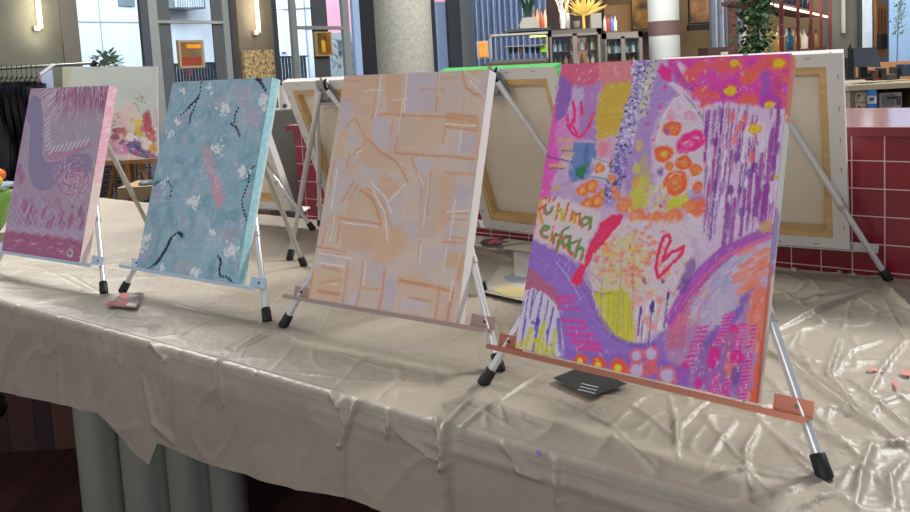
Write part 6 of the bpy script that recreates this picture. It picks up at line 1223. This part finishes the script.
yst('wall_low', mat('low_wall_dark', '#2a2426', .7, noise=.2, nscale=2), -200, 118, 100, BOT, 7.4, .1)
# grey block left of the red bar
o = yb('grey_plinth', mat('plinth_grey', '#7f8178', .8, noise=.1, nscale=3), 262, 110, 304, BOT, 4.3, .3); tag(o, 'rough grey plinth left of the end of the red tiled bar', 'plinth')
o = simple('white_jar', [(.028, 0), (.032, .01), (.034, .10), (.028, .13), (.03, .14)], 285, 110.5, 4.4, mat('jar_white', '#dcdad2', .5), 'white jar with a dark blue dot on the grey plinth', 'jar')
L_ = o.location; MB().ball((.008, -.032, .028), .012, 8).build('blue_dot', mat('dot_blue', '#2d3a6a', .5), o)
# bowl and fruit on the left end of the table
Pb = on_z(-23, 236, .0); bw = empty('lime_green_bowl', (Pb.x, Pb.y+.05, TABZ), 'lime green bowl at the left edge of the table', 'bowl')
MB().lathe([(.05, .0), (.07, .01), (.115, .07), (.135, .15), (.140, .21), (.132, .21), (.125, .15), (.10, .07), (.05, .02), (.01, .015)], n=40).build('bowl_body', mat('lime_glaze', '#668f3a', .3), bw)
Pp = on_z(-8, 186, 0); 
pl = simple('shallow_dish', [(.09, 0), (.17, .012), (.175, .03), (.16, .03), (.08, .012)], -15, 190, 5.0, mat('dish_blue', '#7f93a0', .4), 'blue grey dish with fruit behind the lime green bowl', 'dish')
for k, (dx, dy, dz, r_, c, lab) in enumerate(((.09, -.03, .055, .042, '#e0b32a', 'yellow round fruit at the rim of the dish'), (.03, .02, .065, .05, '#e08a1e', 'orange in the middle of the dish'), (.085, .03, .09, .040, '#d2661c', 'orange lying on top of the fruit'), (-.04, -.04, .06, .05, '#e9a42a', 'yellow orange fruit at the left of the dish'))):
    o = MB().ball((0, 0, 0), r_, 12).build('orange_fruit', mat('fruit'+c, c, .4, bump=.1, bscale=200)); o.location = (pl.location.x+dx, pl.location.y+dy, pl.location.z+dz); tag(o, lab, 'fruit')
    MB().tube([(0, 0, r_*.95), (0, 0, r_*1.05)], .004, 6).build('stem', mat('bark', '#5d4a37', .8), o)
# under the table at the left: stool and wooden panelling
Ps = at(-21, 412, 2.5); stl = empty('round_stool', (Ps.x, Ps.y, FLOOR), 'round black stool cut off by the left edge under the table', 'stool')
MB().lathe([(.02, Ps.z-FLOOR-.02), (.075, Ps.z-FLOOR-.02), (.085, Ps.z-FLOOR), (.075, Ps.z-FLOOR+.03), (.01, Ps.z-FLOOR+.04)], n=30).build('seat', black_m, stl); MB().tube([(0, 0, .02), (0, 0, Ps.z-FLOOR-.02)], .02, 14).build('pole', black_m, stl); MB().lathe([(.12, 0), (.12, .01), (.03, .03)], n=30).build('base', black_m, stl)

a_ = at(-60, 440, 3.1); b_ = at(84, 440, 3.1); pn = empty('panelled_bench', ((a_.x+b_.x)/2, 3.1, FLOOR), 'dark brown boarded bench front seen under the table at the left', 'bench')
bm_ = [mat('board_%d' % k, c, .5, noise=.12, nscale=4) for k, c in enumerate(('#4a2f2a', '#3a2524', '#35262a', '#5a3b2c'))]
for k, (x0, x1) in enumerate(((-60, 10), (10, 37), (37, 54), (54, 78), (78, 90))):
    xa, xb = at(x0, 440, 3.1).x, at(x1, 440, 3.1).x; MB().bb(xa-pn.location.x, xb-pn.location.x-.002, 0, .02+.004*(k % 2), 0, .72).build('board', bm_[[1, 0, 2, 3, 2][k]], pn)
# ------------------------------------------------------------------ light
w = bpy.data.worlds.new('world'); bpy.context.scene.world = w; w.use_nodes = True; nt = w.node_tree; bg = nt.nodes['Background']
tc = nt.nodes.new('ShaderNodeTexCoord'); sp = nt.nodes.new('ShaderNodeSeparateXYZ'); nt.links.new(tc.outputs['Generated'], sp.inputs[0])
cr = nt.nodes.new('ShaderNodeValToRGB'); mr = nt.nodes.new('ShaderNodeMapRange'); mr.inputs[1].default_value = -1; mr.inputs[2].default_value = 1
nt.links.new(sp.outputs['Z'], mr.inputs[0]); nt.links.new(mr.outputs[0], cr.inputs[0])
e0, e1 = cr.color_ramp.elements[0], cr.color_ramp.elements[1]
e0.position = .40; e0.color = (.25, .25, .26, 1); e1.position = 1.0; e1.color = (.55, .57, .60, 1)
e2 = cr.color_ramp.elements.new(.53); e2.color = (.70, .74, .84, 1); e3 = cr.color_ramp.elements.new(.72); e3.color = (.50, .53, .58, 1)
nt.links.new(cr.outputs[0], bg.inputs[0]); bg.inputs[1].default_value = .50
def area(name, loc, target, sx, sy, e, col):
    l = bpy.data.lights.new(name, 'AREA'); l.shape = 'RECTANGLE'; l.size = sx; l.size_y = sy; l.energy = e; l.color = col
    o = bpy.data.objects.new(name, l); C.objects.link(o); o.location = loc; d = Vector(target)-Vector(loc); o.rotation_euler = d.to_track_quat('-Z', 'Y').to_euler(); return o
area('daylight_left_windows', (-3.4, 5.6, 3.3), (-.4, 2.0, 0), 1.3, 1.0, 210, (1, .98, .95))
area('daylight_right_windows', (3.6, 4.0, 3.2), (.5, 1.7, 0), .8, .7, 190, (1, .99, .96))
area('front_fill_light', (-2.6, -2.6, 2.4), (-.2, 2.2, .2), 1.6, 1.6, 48, (1, .97, .93))  # added unseen lamp behind the camera, brightens the painted faces
area('bar_fill_light', (2.5, 7.5, 3.3), (2.8, 11, .6), 5, 2, 290, (1, .93, .84))  # added fill lamp without a fixture, brightens the far bar
area('bar_fill_light', (-1.5, 6.2, 3.3), (-2.2, 9, .8), 5, 2, 80, (1, .97, .93))  # second added fill lamp, brightens the window side of the room
area('street_daylight', (-9, 15.0, 6), (-10, 22, 0), 9, 4, 720, (.93, .97, 1))
area('street_daylight', (-2.5, 14.8, 5), (-3.4, 19, .8), 5, 3, 520, (.93, .97, 1))
area('street_daylight', (7.2, 12.2, 4.4), (7.8, 15.4, .8), 3, 2, 300, (.93, .97, 1))
sc = bpy.context.scene; sc.view_settings.view_transform = 'Standard'; sc.view_settings.look = 'None'; sc.view_settings.gamma = 1; sc.view_settings.use_curve_mapping = False; sc.view_settings.exposure = 0.32
